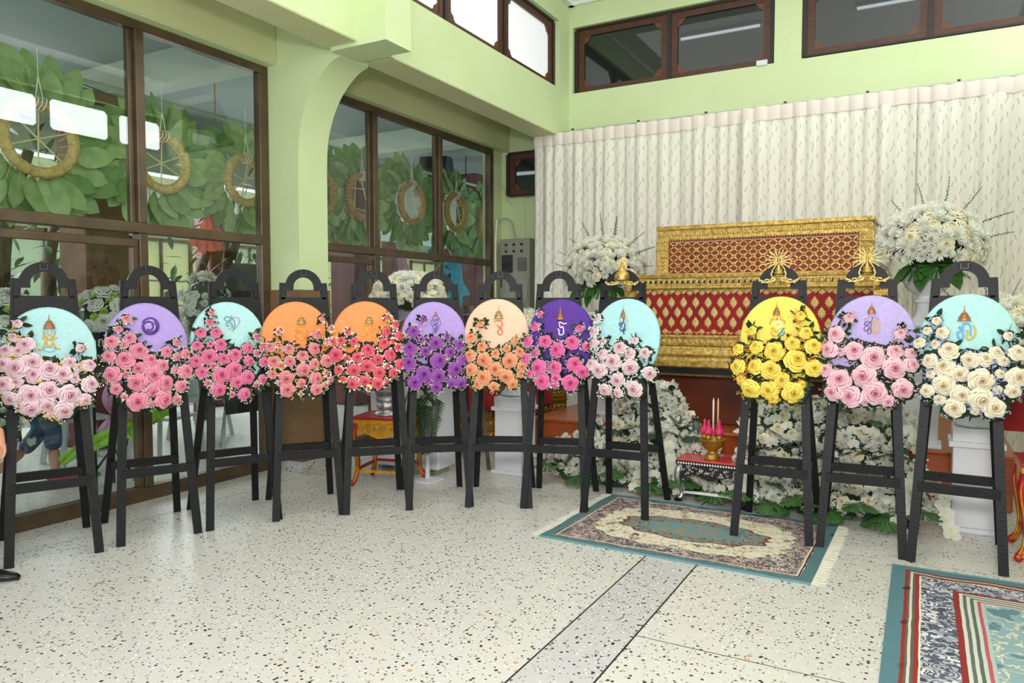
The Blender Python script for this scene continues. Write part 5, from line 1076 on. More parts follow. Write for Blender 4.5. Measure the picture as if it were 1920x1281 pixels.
b = MB(); b.lathe([(.05, 0), (.052, .01), (.05, .04), (.04, .045)], 14, flute=.06, fn=14); b.build('foot_relief', M['gold'], gb)
for k, (x, y) in enumerate(((-.06, .0), (-.02, -.04), (.055, -.02))):
    t = empty('offering_cone', (-1.38+x, 5.62+y, .46), 0, ['pink beaded cone in a gold cup, left of three in the bowl', 'pink beaded cone in a gold cup, front middle of three in the bowl', 'pink beaded cone in a gold cup, right of three in the bowl'][k], 'offering', 'pink cones in the gold bowl')
    MB().lathe([(.012, 0), (.02, .03), (.026, .055), (.02, .06)], 12).build('gold_cup', M['golddk'], t, smooth=True)
    MB().lathe([(.02, .055), (.034, .07), (.036, .085), (.028, .105), (.014, .12), (.011, .135), (.011, .165), (.004, .175)], 14).build('beaded_cone', M['satin'], t, smooth=True)
    b = MB()
    for a in range(4): b.sphere((.01*cos(a*pi/2+.78), -.036, .085+.01*sin(a*pi/2+.78)), .005, 5, 4)
    b.build('yellow_flower', M['goldpaint'], t)
for k, (x, m, lb) in enumerate(((-.005, M['wax'], 'white candle behind the pink cones'), (.03, mat('amber_wax', hx(222, 176, 130), .4), 'pale amber candle beside the white one'))):
    MB().lathe([(.007, 0), (.007, .30), (.004, .31), (.0015, .325)], 10).build('candle', m, smooth=True, label=lb, cat='candle', loc=(-1.38+x, 5.66, .47))
# ---------------------------------------------------------------- golden carved tables with red lacquer
def goldtable(x, y, rz, label):
    t = empty('carved_table', (x, y, 0), rz, label, 'table'); w, d, h = .235, .19, .58
    MB().bbox(-w-.02, w+.02, -d-.02, d+.02, h-.02, h).build('table_top', M['redlac'], t)
    MB().bbox(-w-.012, w+.012, -d-.012, d+.012, h-.06, h-.02).build('top_moulding', M['goldpaint'], t)
    poly = [(-w, h-.06), (-w, h-.13), (-w+.05, h-.155), (-w+.09, h-.135), (-w+.14, h-.15), (0, h-.185), (w-.14, h-.15), (w-.09, h-.135), (w-.05, h-.155), (w, h-.13), (w, h-.06)]
    b = MB(); b.prism(poly, -d-.004, -d+.012, 'y'); b.prism([(a*d/w, c) for a, c in poly], w-.012, w+.004, 'x'); b.prism([(a*d/w, c) for a, c in poly], -w-.004, -w+.012, 'x'); b.build('apron', M['goldpaint'], t)
    b = MB()
    for i in range(9):
        cx = -w+.04+i*(2*w-.08)/8
        b.tube([(cx+.018*cos(q)*(1-q/9), -d-.008, h-.10+.02*sin(q)*(1-q/9)) for q in [j*.6 for j in range(10)]], .005, 5)
    b.build('apron_carving', M['gold'], t)
    for sx in (-1, 1):
        for sy in (-1, 1):
            P = smoothline([(sx*w*.93, sy*d*.93, h-.06), (sx*w*1.0, sy*d*1.0, h-.16), (sx*w*.92, sy*d*.92, h-.3), (sx*w*.88, sy*d*.88, .18), (sx*w*.93, sy*d*.93, .08), (sx*w*1.04, sy*d*1.04, .03)], 4)
            K = len(P); MB().tube(P, .02, 8, rr=[.034-.016*min(1, i/K*1.6)+(.012*max(0, i/K-.75)*4) for i in range(K)]).build('leg', M['redlac'], t, smooth=True)
            b = MB()
            for o in (-.012, 0, .012): b.tube([(px+o*1.1, py-.021*1 if sy < 0 else py-.02, pz) for px, py, pz in P], .0055, 5)
            b.build('gilt_rib', M['goldpaint'], t, smooth=True)
            MB().sphere((sx*w*1.06, sy*d*1.06, .022), .024, 8, 5).build('ball_foot', M['redlac'], t, smooth=True)
    MB().beam((-w*.9, -d*.9, .125), (w*.9, -d*.9, .125), .02, .022).build('stretcher', M['goldpaint'], t)
    MB().beam((-w*.9, d*.9, .15), (w*.9, d*.9, .15), .02, .022).beam((-w*.9, -d*.9, .14), (-w*.9, d*.9, .14), .02, .022).beam((w*.9, -d*.9, .14), (w*.9, d*.9, .14), .02, .022).build('rear_stretcher', M['redlac'], t); return t
goldtable(-3.93, 4.92, radians(15), 'golden carved table with red legs behind the coral-rose easel')
goldtable(.77, 5.36, radians(0), 'golden carved table at the right edge behind the rightmost easel')
sb = empty('silver_bowl', (-3.93, 4.9, .58), 0, 'tiered silver bowl standing on the golden carved table', 'bowl')
MB().lathe([(.105, 0), (.11, .008), (.1, .02), (.08, .03), (.075, .045), (.088, .055), (.09, .1), (.08, .108), (.092, .118), (.095, .15), (.085, .158), (.10, .168), (.105, .2), (.12, .21), (.1, .21), (.01, .19)], 30, flute=.015, fn=20).build('bowl', M['silver'], sb, smooth=True)
# portrait stand behind the fifth and sixth easels
ps = empty('display_plinth', (-4.05, 5.42, 0), radians(4), 'white covered plinth behind the golden table, under the portrait', 'plinth')
MB().bbox(-.36, .36, -.16, .16, .05, .82, .01).build('cloth_box', M['white'], ps)
for x in (-.3, .3): MB().box(x-.02, x+.02, -.1, .1, 0, .05).build('foot', M['grey'], ps)
pt = empty('framed_portrait', (-4.02, 5.28, .82), radians(14), 'framed portrait print with grey background between the fifth and sixth wreaths', 'portrait')
MB().bbox(-.27, .27, -.015, .02, 0, .68).build('frame', M['golddk'], pt)
MB().box(-.25, .25, -.02, -.014, .02, .66).build('print_background', mat('print_grey_blue', hx(150, 158, 164), .4), pt)
def ell(cx, cz, rx, rz_, y, n=20): return [(cx+rx*cos(2*pi*i/n), cz+rz_*sin(2*pi*i/n)) for i in range(n)]
b = MB(); b.prism(ell(0, .37, .115, .16, 0), -.0225, -.021, 'y'); b.build('printed_face', mat('print_skin', hx(178, 128, 96), .5), pt)
b = MB(); b.prism([(.115*cos(a), .40+.15*sin(a)) for a in [pi*i/10 for i in range(11)]]+[(.08*cos(a), .42+.06*sin(a)) for a in [pi*(10-i)/10 for i in range(11)]], -.0245, -.0228, 'y'); b.build('printed_hair', mat('print_hair', hx(120, 96, 80), .5), pt)
b = MB(); b.prism([(-.25, .02), (.25, .02), (.22, .14), (.08, .21), (-.08, .21), (-.22, .14)], -.0225, -.021, 'y'); b.build('printed_shoulders', mat('print_white', hx(226, 226, 224), .5), pt)
b = MB()
for s in (-1, 1): b.prism(ell(s*.045, .385, .014, .006, 0, 10), -.0255, -.025, 'y'); b.beam((s*.025, -.0252, .41), (s*.068, -.0252, .408), .006, .001, up=(0, 1, 0))
b.beam((-.03, -.0252, .29), (.03, -.0252, .29), .006, .001, up=(0, 1, 0)); b.build('printed_features', mat('print_dark', hx(70, 50, 42), .5), pt)
bouquet(-3.93, 5.22, 1.50, .30, .26, 'white lily and chrysanthemum arrangement on top of the framed portrait', 51, 90, 2, 0, kinds=('mum', 'rose', 'mum2'), lily=3, sq=1.1)
# cascade of orchids by the plinth
cs = empty('orchid_cascade', (-3.70, 5.12, 0), 0, 'white orchid and fern cascade hanging behind the lavender and peach wreath easels', 'bouquet')
rn = random.Random(77)
for k in range(26):
    f = k/25; put('orchid_bloom', ORCH, cs, aim((rn.uniform(-.09, .10), -.05+rn.uniform(-.04, .04), .95-.5*f), (rn.uniform(-.5, .5), -1, 0), rn.uniform(-.5, .5), .048))
for k in range(11):
    d = Vector((rn.uniform(-.5, .5), -.4, -1)); put('fern_frond', FERN, cs, Matrix.Translation((rn.uniform(-.08, .08), .0, rn.uniform(.55, .95))) @ d.to_track_quat('X', 'Z').to_matrix().to_4x4() @ Matrix.Scale(rn.uniform(.25, .4), 4))
MB().tube([(0, .03, 0), (0, .03, .98)], .02, 6).box(-.12, .12, -.1, .1, 0, .015).build('stand', M['white'], cs)
# loose white calla under the coral wreath
cl = MB(); petal(cl, (0, 0, 0), (-1, -.1, .2), (0, -.3, 1), .13, .08, -.3, .25, nu=5, tip=.1); cl.tube([(0, 0, 0), (.12, .02, -.05)], .004, 5)
cl.build('calla_flower', M['petalw'], smooth=True, label='single white calla flower lying beside the silver bowl', cat='flower', loc=(-4.09, 4.78, .78))
# brown wooden easel with a greenery hoop
he = empty('wooden_easel', (-3.62, 5.62, 0), radians(30), 'dark brown wooden easel behind the lavender and peach wreaths', 'easel')
bm_ = mat('dark_brown_wood', hx(60, 46, 38), .5)
for s in (-1, 1): MB().beam((s*.22, 0, 0), (s*.06, .2, 1.5), .035, .02, up=(0, 1, 0)).build('front_leg', bm_, he)
MB().beam((0, .6, 0), (0, .2, 1.5), .035, .02, up=(0, 1, 0)).build('rear_leg', bm_, he); MB().beam((-.2, .07, .5), (.2, .07, .5), .03, .05).build('crossbar', bm_, he); MB().beam((-.2, .05, .3), (.2, .05, .3), .03, .03).build('crossbar', bm_, he)
hp = empty('greenery_hoop', (-3.62, 5.68, 1.22), radians(30), 'dark hoop wreath with tiny white sprigs behind the peach wreath', 'wreath')
MB().tube([(.2*cos(a), 0, .2*sin(a)) for a in [2*pi*i/24 for i in range(24)]], .012, 5, closed=True).build('hoop', M['blacklac'], hp)
for k in range(20):
    a = 2*pi*k/20; put('eucalyptus_sprig', EUCA, hp, Matrix.Translation((.2*cos(a), -.02, .2*sin(a))) @ Vector((-sin(a), -.1, cos(a))).to_track_quat('X', 'Y').to_matrix().to_4x4() @ Matrix.Scale(.14, 4))
# orchids above the right golden table
bouquet(.80, 5.36, .58, .22, .36, 'white orchids on the golden table at the right edge', 52, 40, 0, 2, kinds=('mum2', 'mum'), orch=34, sq=.95)
rc = MB(); rc.add([(-.22, 0, 0), (.3, 0, 0), (.32, -.02, .30), (-.2, .02, .32)], [(0, 1, 2, 3)]); rc.add([(-.22, .004, 0), (.3, .004, 0), (.32, -.016, .30), (-.2, .024, .32)], [(3, 2, 1, 0)])
rc.build('red_cloth', M['redfabric'], label='small red cloth hanging right of the right pedestal', cat='cloth', loc=(.62, 6.2, .62))
# ---------------------------------------------------------------- people
def body(name, verts, edges, radii, m, parent, root=0, sub=2):
    me = bpy.data.meshes.new(name); me.from_pydata(verts, edges, []); me.materials.append(m); o = bpy.data.objects.new(name, me); COL.objects.link(o); o.parent = parent
    md = o.modifiers.new('skin', 'SKIN'); md.use_smooth_shade = True
    for i, r in enumerate(radii):
        v = me.skin_vertices[0].data[i]; v.radius = (r, r) if not isinstance(r, tuple) else r; v.use_root = (i == root)
    s = o.modifiers.new('subdivision', 'SUBSURF'); s.levels = sub; s.render_levels = sub; return o
def chain(V, E, R, start, pts):
    a = start
    for p, r in pts: V.append(p); R.append(r); E.append((a, len(V)-1)); a = len(V)-1
    return a
def shoe(parent, p, rz, m, ln=.27, name='shoe', h=.075, heel=True):
    b = MB(); prof = []
    sec = [(-.08, .03, .06, .075), (-.05, .036, .0, .08), (.0, .036, 0, .085), (.07, .042, 0, .062), (.13, .043, 0, .045), (.17, .033, 0, .035), (.195, .012, .006, .024)]
    vs = []; n = 8; s = ln/.275
    for x, w, z0, z1 in sec:
        z0 = .004 if z0 < .05 else .004
        for k in range(n):
            a = 2*pi*k/n+pi/8; vs.append((x*s, w*s*max(-1, min(1, cos(a)*1.15)), z0+(z1-z0)*.5*(1+max(-1, min(1, sin(a)*1.15)))*s))
    b.add(vs, [(i*n+k, i*n+(k+1) % n, (i+1)*n+(k+1) % n, (i+1)*n+k) for i in range(len(sec)-1) for k in range(n)]+[tuple(range(n-1, -1, -1)), tuple(range((len(sec)-1)*n, len(sec)*n))])
    if heel: b.bbox(-.08*s, -.03*s, -.028*s, .028*s, 0, .008)
    return put(name, b.mesh(name, m, True), parent, TRS(p, (0, 0, rz)))
def hand_chain(V, E, R, wrist, w, d, up, side, curl=.5, s=1.):
    """palm and five fingers grown from wrist vertex; d along the hand, side across, up = palm side"""
    d = Vector(d).normalized(); side = Vector(side).normalized(); up = Vector(up).normalized(); w = Vector(w)
    palm = chain(V, E, R, wrist, [(tuple(w+d*.045*s), (.028*s, .016*s))])
    for k, (o, ln) in enumerate(((-.027, .066), (-.009, .074), (.009, .07), (.026, .055))):
        b0 = w+d*.085*s+side*o*s; f = d; pts = [(tuple(b0), .0095*s)]; c = b0
        for j, q in enumerate((.42, .33, .25)):
            ang = curl*(.35+.45*j); f = (d*cos(ang)+up*sin(ang)).normalized(); c = c+f*ln*q*s*1.05; pts.append((tuple(c), (.0088-.0012*j)*s))
        chain(V, E, R, palm, pts)
    b0 = w+d*.03*s-side*.036*s; f = (d*.7-side*.6+up*.3).normalized(); chain(V, E, R, palm, [(tuple(b0), .011*s), (tuple(b0+f*.035*s), .0095*s), (tuple(b0+(f*.06+d*.008)*s), .0085*s)])
pa = empty('person', (-4.43, 1.975, 0), 0, 'person in a black suit cut off by the left edge, hand and pointed shoe showing', 'person')
V = [(0, -.12, .95)]; E = []; R = [.13]
a = chain(V, E, R, 0, [((0, -.12, 1.1), .135), ((0, -.12, 1.3), .15), ((0, -.12, 1.43), .12), ((0, -.12, 1.5), .055)])
for s in (-1, 1):
    chain(V, E, R, 0, [((s*.0+.0, -.12+s*.09, .88), .095), ((-.02, -.10+s*.1, .5), .062), ((-.04, -.08+s*.11, .12), .05)])
    chain(V, E, R, 3, [((0, -.12+s*.19, 1.4), .065), ((-.04, -.12+s*.20, 1.12), .046), ((.15 if s > 0 else 0, -.12+s*.2, .88), .034)])
body('suit', V, E, R, M['suit'], pa)
V = [(.165, .085, .86)]; E = []; R = [.03]; hand_chain(V, E, R, 0, (.19, .085, .83), (.35, -.1, -1), (.2, -1, 0), (1, .2, .2), .6, 1.05); body('hand', V, E, R, M['skin'], pa, 0, 2)
V = [(0, -.37, .90)]; E = []; R = [.028]; hand_chain(V, E, R, 0, (0, -.37, .86), (.1, 0, -1), (0, 1, 0), (1, 0, 0), .6, 1.05); body('hand', V, E, R, M['skin'], pa, 0, 2)
V = [(0, -.12, 1.5), (0, -.12, 1.58), (0.01, -.12, 1.66), (0, -.12, 1.74)]; body('head', V, [(0, 1), (1, 2), (2, 3)], [.05, .085, .1, .07], M['skin'], pa)
V = [(-.02, -.12, 1.68), (-.01, -.12, 1.76)]; body('hair', V, [(0, 1)], [.105, .08], M['hair'], pa)
shoe(pa, (-.02, .05, .0), radians(40), M['shoe'], .30); shoe(pa, (-.04, -.22, 0), radians(20), M['shoe'], .30)
pb = empty('person', (-6.45, 3.42, 0), 0, 'person in rolled blue jeans and red shoe striding behind the glass at left', 'person')
V = [(0, .02, .80)]; E = []; R = [.135]
chain(V, E, R, 0, [((0, .06, .72), .10), ((.02, .12, .44), .075), ((.02, .12, .27), .068)])
chain(V, E, R, 0, [((-.10, .0, .72), .10), ((-.08, .1, .46), .08), ((-.06, -.1, .27), .062)])
body('jeans', V, E, R, M['jeans'], pb)
V = [(0, .02, .82)]; E = []; R = [.125]
a = chain(V, E, R, 0, [((.0, -.10, 1.0), .13), ((.0, -.28, 1.2), .145), ((0, -.36, 1.3), .10)])
chain(V, E, R, 2, [((.14, -.32, 1.2), .05), ((.18, -.38, .95), .04)]); chain(V, E, R, 2, [((-.14, -.32, 1.2), .05), ((-.18, -.42, .95), .04)])
body('blouse', V, E, R, mat('violet_blouse', hx(84, 80, 130), .8), pb)
V = [(.02, .12, .30), (.02, .13, .16), (.02, .13, .07)]; body('shin', V, [(0, 1), (1, 2)], [.05, .045, .035], M['skin'], pb)
V = [(-.06, -.08, .30), (-.05, -.20, .22), (-.04, -.32, .15)]; body('shin', V, [(0, 1), (1, 2)], [.05, .045, .035], M['skin'], pb)
V = [(0, -.36, 1.3), (0, -.44, 1.42), (0, -.47, 1.5), (0, -.46, 1.57)]; body('head', V, [(0, 1), (1, 2), (2, 3)], [.05, .075, .095, .07], M['skin'], pb)
V = [(0, -.43, 1.55), (0, -.42, 1.62)]; body('hair', V, [(0, 1)], [.11, .08], M['hair'], pb)
shoe(pb, (.02, .14, 0), radians(60), M['redshoe'], .24, 'red_shoe'); shoe(pb, (-.02, .36, 0), radians(40), M['greenplast'], .24, 'green_sandal'); shoe(pb, (-.04, -.36, .1), radians(-80), M['redshoe'], .24, 'red_shoe')
# ---------------------------------------------------------------- outside: veranda, courtyard
vf = MB().box(-9.6, -5.36, -4, 16, -.2, -.005).build('floor_veranda', M['terr'], kind=ST)
MB().box(-40, -9.6, -20, 45, -.3, -.12).build('courtyard_ground', noisy('courtyard_paving', hx(170, 172, 164), hx(150, 152, 146), 2, .8), kind=ST)
vc = MB().box(-9.4, -5.36, -4, 16, 4.02, 4.12).build('ceiling_veranda', M['outceil'], kind=ST)
for y in (1.2, 4.8, 8.6, 12.4): MB().box(-9.4, -5.36, y, y+.3, 3.72, 4.02).build('veranda_beam', M['outbeam'], vc)
MB().box(-9.4, -9.15, -4, 16, 3.3, 4.02).build('edge_beam', M['outbeam'], vc)
MB().tube([(-6.2, -3, 3.385), (-6.2, 12, 3.385)], .022, 8).build('hanging_pipe', M['rail'], label='long metal pipe running under the veranda ceiling', cat='pipe')
MB().tube(smoothline([(-6.1, 1.5, 3.3), (-6.15, 3.1, 3.28), (-6.2, 3.65, 3.36), (-6.1, 4.4, 3.2), (-6.1, 5.4, 3.0)], 5), .006, 5).build('cable', M['dark'], label='thin dark cable sagging below the veranda pipe', cat='cable')
# ring-backed leaf wreaths hanging in a row
def wreathleaf():
    b = MB(); vs = []; nu = 6
    for i in range(nu+1):
        t = i/nu; w = .5*.64*(sin(pi*min(1, t**.85*.97+.02))**.62 if i < nu else .04); z = -.10*t*t+.03*sin(t*6)
        for k in (-1, 0, 1): vs.append((t, w*k, z+.05*abs(k)*w*2))
    b.add(vs, [(i*3+k, i*3+k+1, i*3+k+4, i*3+k+3) for i in range(nu) for k in (0, 1)]); b.add([(x, y, z-.006) for x, y, z in vs], [(i*3+k+3, i*3+k+4, i*3+k+1, i*3+k) for i in range(nu) for k in (0, 1)])
    b.tube([(-.35, 0, .03), (.5, 0, .012)], .009, 4, 1)
    return b.mesh('wreath_leaf', [M['leafw'], M['bamboo']], True)
WL = wreathleaf()
def hangwreath(y, z, rr, label, seed, style, sc=1., x=-5.74):
    rn = random.Random(seed); t = empty('leaf_wreath', (x, y, z), radians(90), label, 'wreath', 'leaf wreaths hanging behind the glass')
    # local: x along wall(+Y world), y toward -X world; ring on the room side (-y)
    R = .225*sc; n = 40; b = MB(); P = [(R*cos(2*pi*i/n), -.02, R*sin(2*pi*i/n)) for i in range(n)]
    b.tube(P, .042, 8, closed=True, rr=[.044 if i % 2 else .039 for i in range(n)]); b.build('straw_ring', M['straw'] if style == 0 else M['straw2'], t, smooth=True)
    b = MB()
    for i in range(n):
        a = 2*pi*(i+.5)/n; c = Vector((R*cos(a), -.02, R*sin(a))); e = Vector((cos(a), 0, sin(a))); b.tube([c+e*.044*cos(q)+Vector((0, .044*sin(q), 0)) for q in [j*pi/3 for j in range(6)]], .0022, 3, closed=True)
    b.build('binding_twine', M['bamboo'], t)
    b = MB()
    if style == 0:
        for a in (rn.uniform(0, .5)+q for q in (0.2, 1.25, 2.3)): b.tube([(R*cos(a), .0, R*sin(a)), (-R*cos(a), .0, -R*sin(a))], .006, 5)
    else:
        for p, q in (((-.1, .19), (-.12, -.17)), ((.0, .2), (.13, -.17)), ((-.18, .08), (.17, .10)), ((-.2, -.13), (.14, -.17))): b.tube([(p[0], -.01, p[1]), (q[0], -.01, q[1])], .006, 5)
    b.build('cross_stick', M['bamboo'], t)
    b = MB(); b.tube([(-.03, -.03, R+.02), (0, -.02, R+.2)], .004, 4); b.tube([(.03, -.03, R+.02), (0, -.02, R+.2)], .004, 4)
    for k in (-.03, 0, .03): b.tube([(k+.047*cos(q)*.3, -.02+.05*sin(q), R+.05*cos(q)) for q in [j*.9 for j in range(7)]], .006, 4, closed=True)
    b.tube([(0, -.02, R+.2), (0, -.02, 3.385-z)], .003, 4); b.build('hanging_string', M['string'], t)
    for ring, (cnt, r0, ln, yy) in enumerate(((22, R*1.10, .27, .03), (24, R*1.5, .27, .07))):
        for k in range(cnt):
            a = 2*pi*(k+.5*ring)/cnt+rn.uniform(-.05, .05); L_ = ln*rn.uniform(.9, 1.12)*sc; tw = .35
            d = Vector((cos(a+tw), .12*rn.uniform(-1, 1), sin(a+tw))); p = (r0*cos(a), yy+.012*(k % 3), r0*sin(a))
            m_ = Matrix.Translation(p) @ d.to_track_quat('X', 'Y').to_matrix().to_4x4()
            put('wreath_leaf', WL, t, m_ @ Matrix.Rotation(pi/2*0+rn.uniform(-.3, .3)+pi, 4, 'X') @ Matrix.Diagonal((L_, L_*.95, L_, 1)), [M['leafw'] if (seed < 63) == (rn.random() < .72) else M['leafw2'], M['bamboo']])
    return t
hangwreath(3.12, 2.73, .2, 'pale green leaf wreath with a straw ring, leftmost behind the glass', 60, 0, 1.12)
hangwreath(4.13, 2.72, .2, 'pale green leaf wreath with a straw ring behind the first glass mullion', 61, 0, 1.0)
hangwreath(5.02, 2.70, .2, 'leaf wreath with a straw ring above the coral ribbon', 62, 0, .95)
hangwreath(6.70, 2.76, .2, 'leaf wreath hanging just right of the arched pillar', 63, 1, 1.05)
hangwreath(7.66, 2.80, .2, 'leaf wreath in the middle of the second glass bay', 64, 1, 1.05)
hangwreath(8.68, 2.80, .2, 'leaf wreath right of the second mullion of the second glass bay', 65, 1, 1.05)
hangwreath(9.55, 2.72, .2, 'leaf wreath with a brown ring at the far right end of the glass', 66, 1, 1.05)
hangwreath(6.0, 2.72, .2, 'leaf wreath half hidden behind the arched pillar', 67, 1, 1.0)
# ribbons
def ribbon(pts, w, m, name, label, loc, up=(0, 1, 0), ruff=.3, seed=1):
    rn = random.Random(seed); P = smoothline(pts, 6); b = MB(); vs = []; nn = 6
    for i, p in enumerate(P):
        d = Vector(P[min(i+1, len(P)-1)])-Vector(P[max(i-1, 0)]); s = d.cross(Vector((1, 0, 0))).normalized(); W_ = w[0]+(w[1]-w[0])*i/(len(P)-1)
        for k in range(nn+1):
            q = (k/nn-.5)*2; vs.append(Vector(p)+s*q*W_*.5+Vector((ruff*W_*.35*sin(q*6+i*.7), 0, 0)))
    b.add(vs, [(i*(nn+1)+k, i*(nn+1)+k+1, (i+1)*(nn+1)+k+1, (i+1)*(nn+1)+k) for i in range(len(P)-1) for k in range(nn)])
    return b.build(name, m, smooth=True, label=label, cat='ribbon', loc=loc)
cb = empty('coral_bow', (-5.9, 4.72, 2.38), 0, 'coral red fabric bow hanging in front of the third leaf wreath', 'ribbon')
def rloop(pts, w, m, parent, nm, seed=0, ruff=.4):
    o = ribbon(pts, w, m, nm, None, (0, 0, 0), ruff=ruff, seed=seed); o.parent = parent
    for k in ('label', 'category'):
        if k in o: del o[k]
rloop([(0, 0, .0), (.05, -.06, .10), (.0, .0, .16), (.02, .08, .08), (0, .03, 0)], (.10, .10), M['coral'], cb, 'loop')
rloop([(0, 0, .02), (.03, -.02, -.12), (0, -.05, -.24), (.0, -.12, -.36)], (.08, .22), M['coral'], cb, 'tail')
rloop([(0, 0.02, .02), (.03, .05, -.12), (0, .08, -.24), (.0, .10, -.36)], (.08, .2), M['coral'], cb, 'tail', 3)
bb = empty('blue_bow', (-6.1, 8.85, 2.0), 0, 'blue tulle bow hanging behind the second glass bay', 'ribbon')
rloop([(0, -.3, .25), (.05, 0, .1), (.0, .35, -.05), (.02, .5, -.4)], (.2, .5), M['bluetulle'], bb, 'tail'); rloop([(0, .2, .2), (.05, .35, -.1), (0, .3, -.5)], (.3, .35), M['bluetulle'], bb, 'loop')
MB().tube([(-.1, 0, .2), (-.1, 0, 1.385)], .003, 4).build('string', M['string'], bb)
pk = empty('pink_bow', (-6.2, 8.0, 2.1), 0, 'thin pink tulle ribbon in the middle of the second glass bay', 'ribbon')
rloop([(0, -.1, .35), (.05, 0, .1), (.0, .1, -.2)], (.1, .22), M['pinktulle'], pk, 'tail')
MB().tube([(0, -.05, .3), (0, -.05, 1.285)], .003, 4).build('string', M['string'], pk)
pk2 = empty('pink_bow', (-5.75, 3.68, .62), 0, 'pink tulle bow tied to the flower stand behind the first easels', 'ribbon')
rloop([(0, 0, .0), (.06, -.08, .12), (.0, -.02, .22), (.02, .06, .10), (0, 0, 0)], (.12, .2), M['pinktulle'], pk2, 'loop'); rloop([(0, 0, 0), (.05, .16, .16), (0, .22, .05), (0, .04, 0)], (.14, .2), M['pinktulle'], pk2, 'loop', 2); rloop([(0, 0, 0), (.03, -.1, -.10), (0, -.14, -.2)], (.08, .14), M['pinktulle'], pk2, 'tail', 3)
lm = empty('lime_bow', (-5.72, 3.78, .50), 0, 'bright lime green tulle bow low behind the glass between the first two easels', 'ribbon')
rloop([(0, 0, 0), (.05, .12, .06), (0, .24, .12), (0, .3, .02)], (.12, .2), M['limecloth'], lm, 'loop'); rloop([(0, 0, 0), (.04, -.2, -.05), (0, -.42, -.12), (0, -.58, -.2)], (.16, .08), M['limecloth'], lm, 'tail', 2); rloop([(0, .02, 0), (.03, .06, -.16), (0, .1, -.34), (0, .08, -.48)], (.10, .16), M['limecloth'], lm, 'tail', 3)
# flower stand with the name board outside
fs = empty('flower_stand', (-5.98, 3.78, 0), 0, 'black metal flower stand behind the glass between the first two wreaths', 'stand')
MB().tube([(0, 0, 0), (0, 0, 1.35)], .018, 6).tube([(-.15, -.15, 0), (0, 0, .3), (.15, -.15, 0)], .012, 5).tube([(0, .2, 0), (0, 0, .3)], .012, 5).build('pole', M['dark'], fs)
bouquet(-5.98, 3.78, 1.28, .27, .36, 'white and lime rose bouquet behind the glass between the first two easels', 71, 52, 0, 0, kinds=('rosew', 'lime', 'rosew', 'lime'), front=(1, 0), sq=1.25)
bouquet(-6.05, 2.95, 1.10, .34, .50, 'white and green bouquet at the left edge behind the glass', 72, 60, 0, 0, kinds=('rosew', 'lime', 'mum2'), front=(1, 0), sq=1.2)
bouquet(-6.1, 4.82, 1.30, .24, .5, 'pale wreath of white blossoms behind the third easel', 73, 50, 0, 0, kinds=('mum2', 'rosew', 'mum2'), front=(1, 0), sq=1.1)
bouquet(-6.3, 2.9, .35, .35, .5, 'white flower bunch low at the left edge behind the glass', 74, 40, 0, 0, kinds=('mum2', 'mum'), front=(1, 0), sq=1.2)
sg = empty('name_board', (-5.82, 3.85, 1.02), radians(90), 'black board with white Thai lettering behind the first two wreaths', 'sign')
MB().bbox(-.45, .33, 0, .02, -.02, .27).build('board', M['dark'], sg); MB().tube([(-.3, .03, -1.02), (-.3, .03, 0)], .012, 5).build('post', M['dark'], sg)
MB().bbox(-.45, .33, -.004, 0, .262, .27).build('board_edge', M['grey'], sg)
def text(s, size, loc, rz, m, parent, name='lettering', al='CENTER'):
    c = bpy.data.curves.new(name, 'FONT'); c.body = s; c.size = size; c.align_x = al; c.extrude = .001; c.materials.append(m)
    o0 = bpy.data.objects.new(name, c); COL.objects.link(o0); dg = bpy.context.evaluated_depsgraph_get(); me = bpy.data.meshes.new_from_object(o0.evaluated_get(dg)); bpy.data.objects.remove(o0)
    o = bpy.data.objects.new(name, me); COL.objects.link(o); o.parent = parent; o.location = loc; o.rotation_euler = (pi/2, 0, rz); return o
text('คุณแม่นันท์ วุฒิ', .105, (-.02, -.003, .15), 0, M['inlay'], sg); text('โดย ดร.และครอบครัว', .095, (-.02, -.003, .02), 0, M['inlay'], sg)
bd = empty('notice_board', (-5.95, 5.2, 0), radians(84), 'plain black board on a thin metal easel behind the third easel', 'board')
MB().bbox(-.26, .26, 0, .02, 1.28, 1.92).build('panel', M['dark'], bd); MB().bbox(-.26, .22, 0, .02, .42, .98).build('panel', M['dark'], bd)
for s in (-1, 1): MB().tube([(s*.3, 0, 0), (s*.1, .05, 1.95)], .010, 6).build('leg', M['silver'], bd)
MB().tube([(0, .5, 0), (0, .05, 1.95)], .010, 6).build('leg', M['silver'], bd)
# plastic chairs on the veranda
def chair(x, y, rz, label):
    t = empty('plastic_chair', (x, y, 0), rz, label, 'chair', 'pale plastic chairs on the veranda')
    MB().bbox(-.21, .21, -.21, .21, .42, .45, .01).build('seat', M['plastic'], t)
    b = MB(); b.prism([(-.2, .45), (-.17, .9), (-.1, .95), (.1, .95), (.17, .9), (.2, .45)], .19, .215, 'y'); b.build('backrest', M['plastic'], t)
    for sx in (-1, 1):
        for sy in (-1, 1): MB().beam((sx*.24, sy*.24, 0), (sx*.19, sy*.19, .43), .04, .04).build('leg', M['plastic'], t)
chair(-6.35, 4.55, radians(110), 'pale plastic chair behind the second easel'); chair(-7.0, 4.1, radians(80), 'pale plastic chair further out behind the lime bow'); chair(-7.2, 5.6, radians(100), 'pale plastic chair behind the third easel')
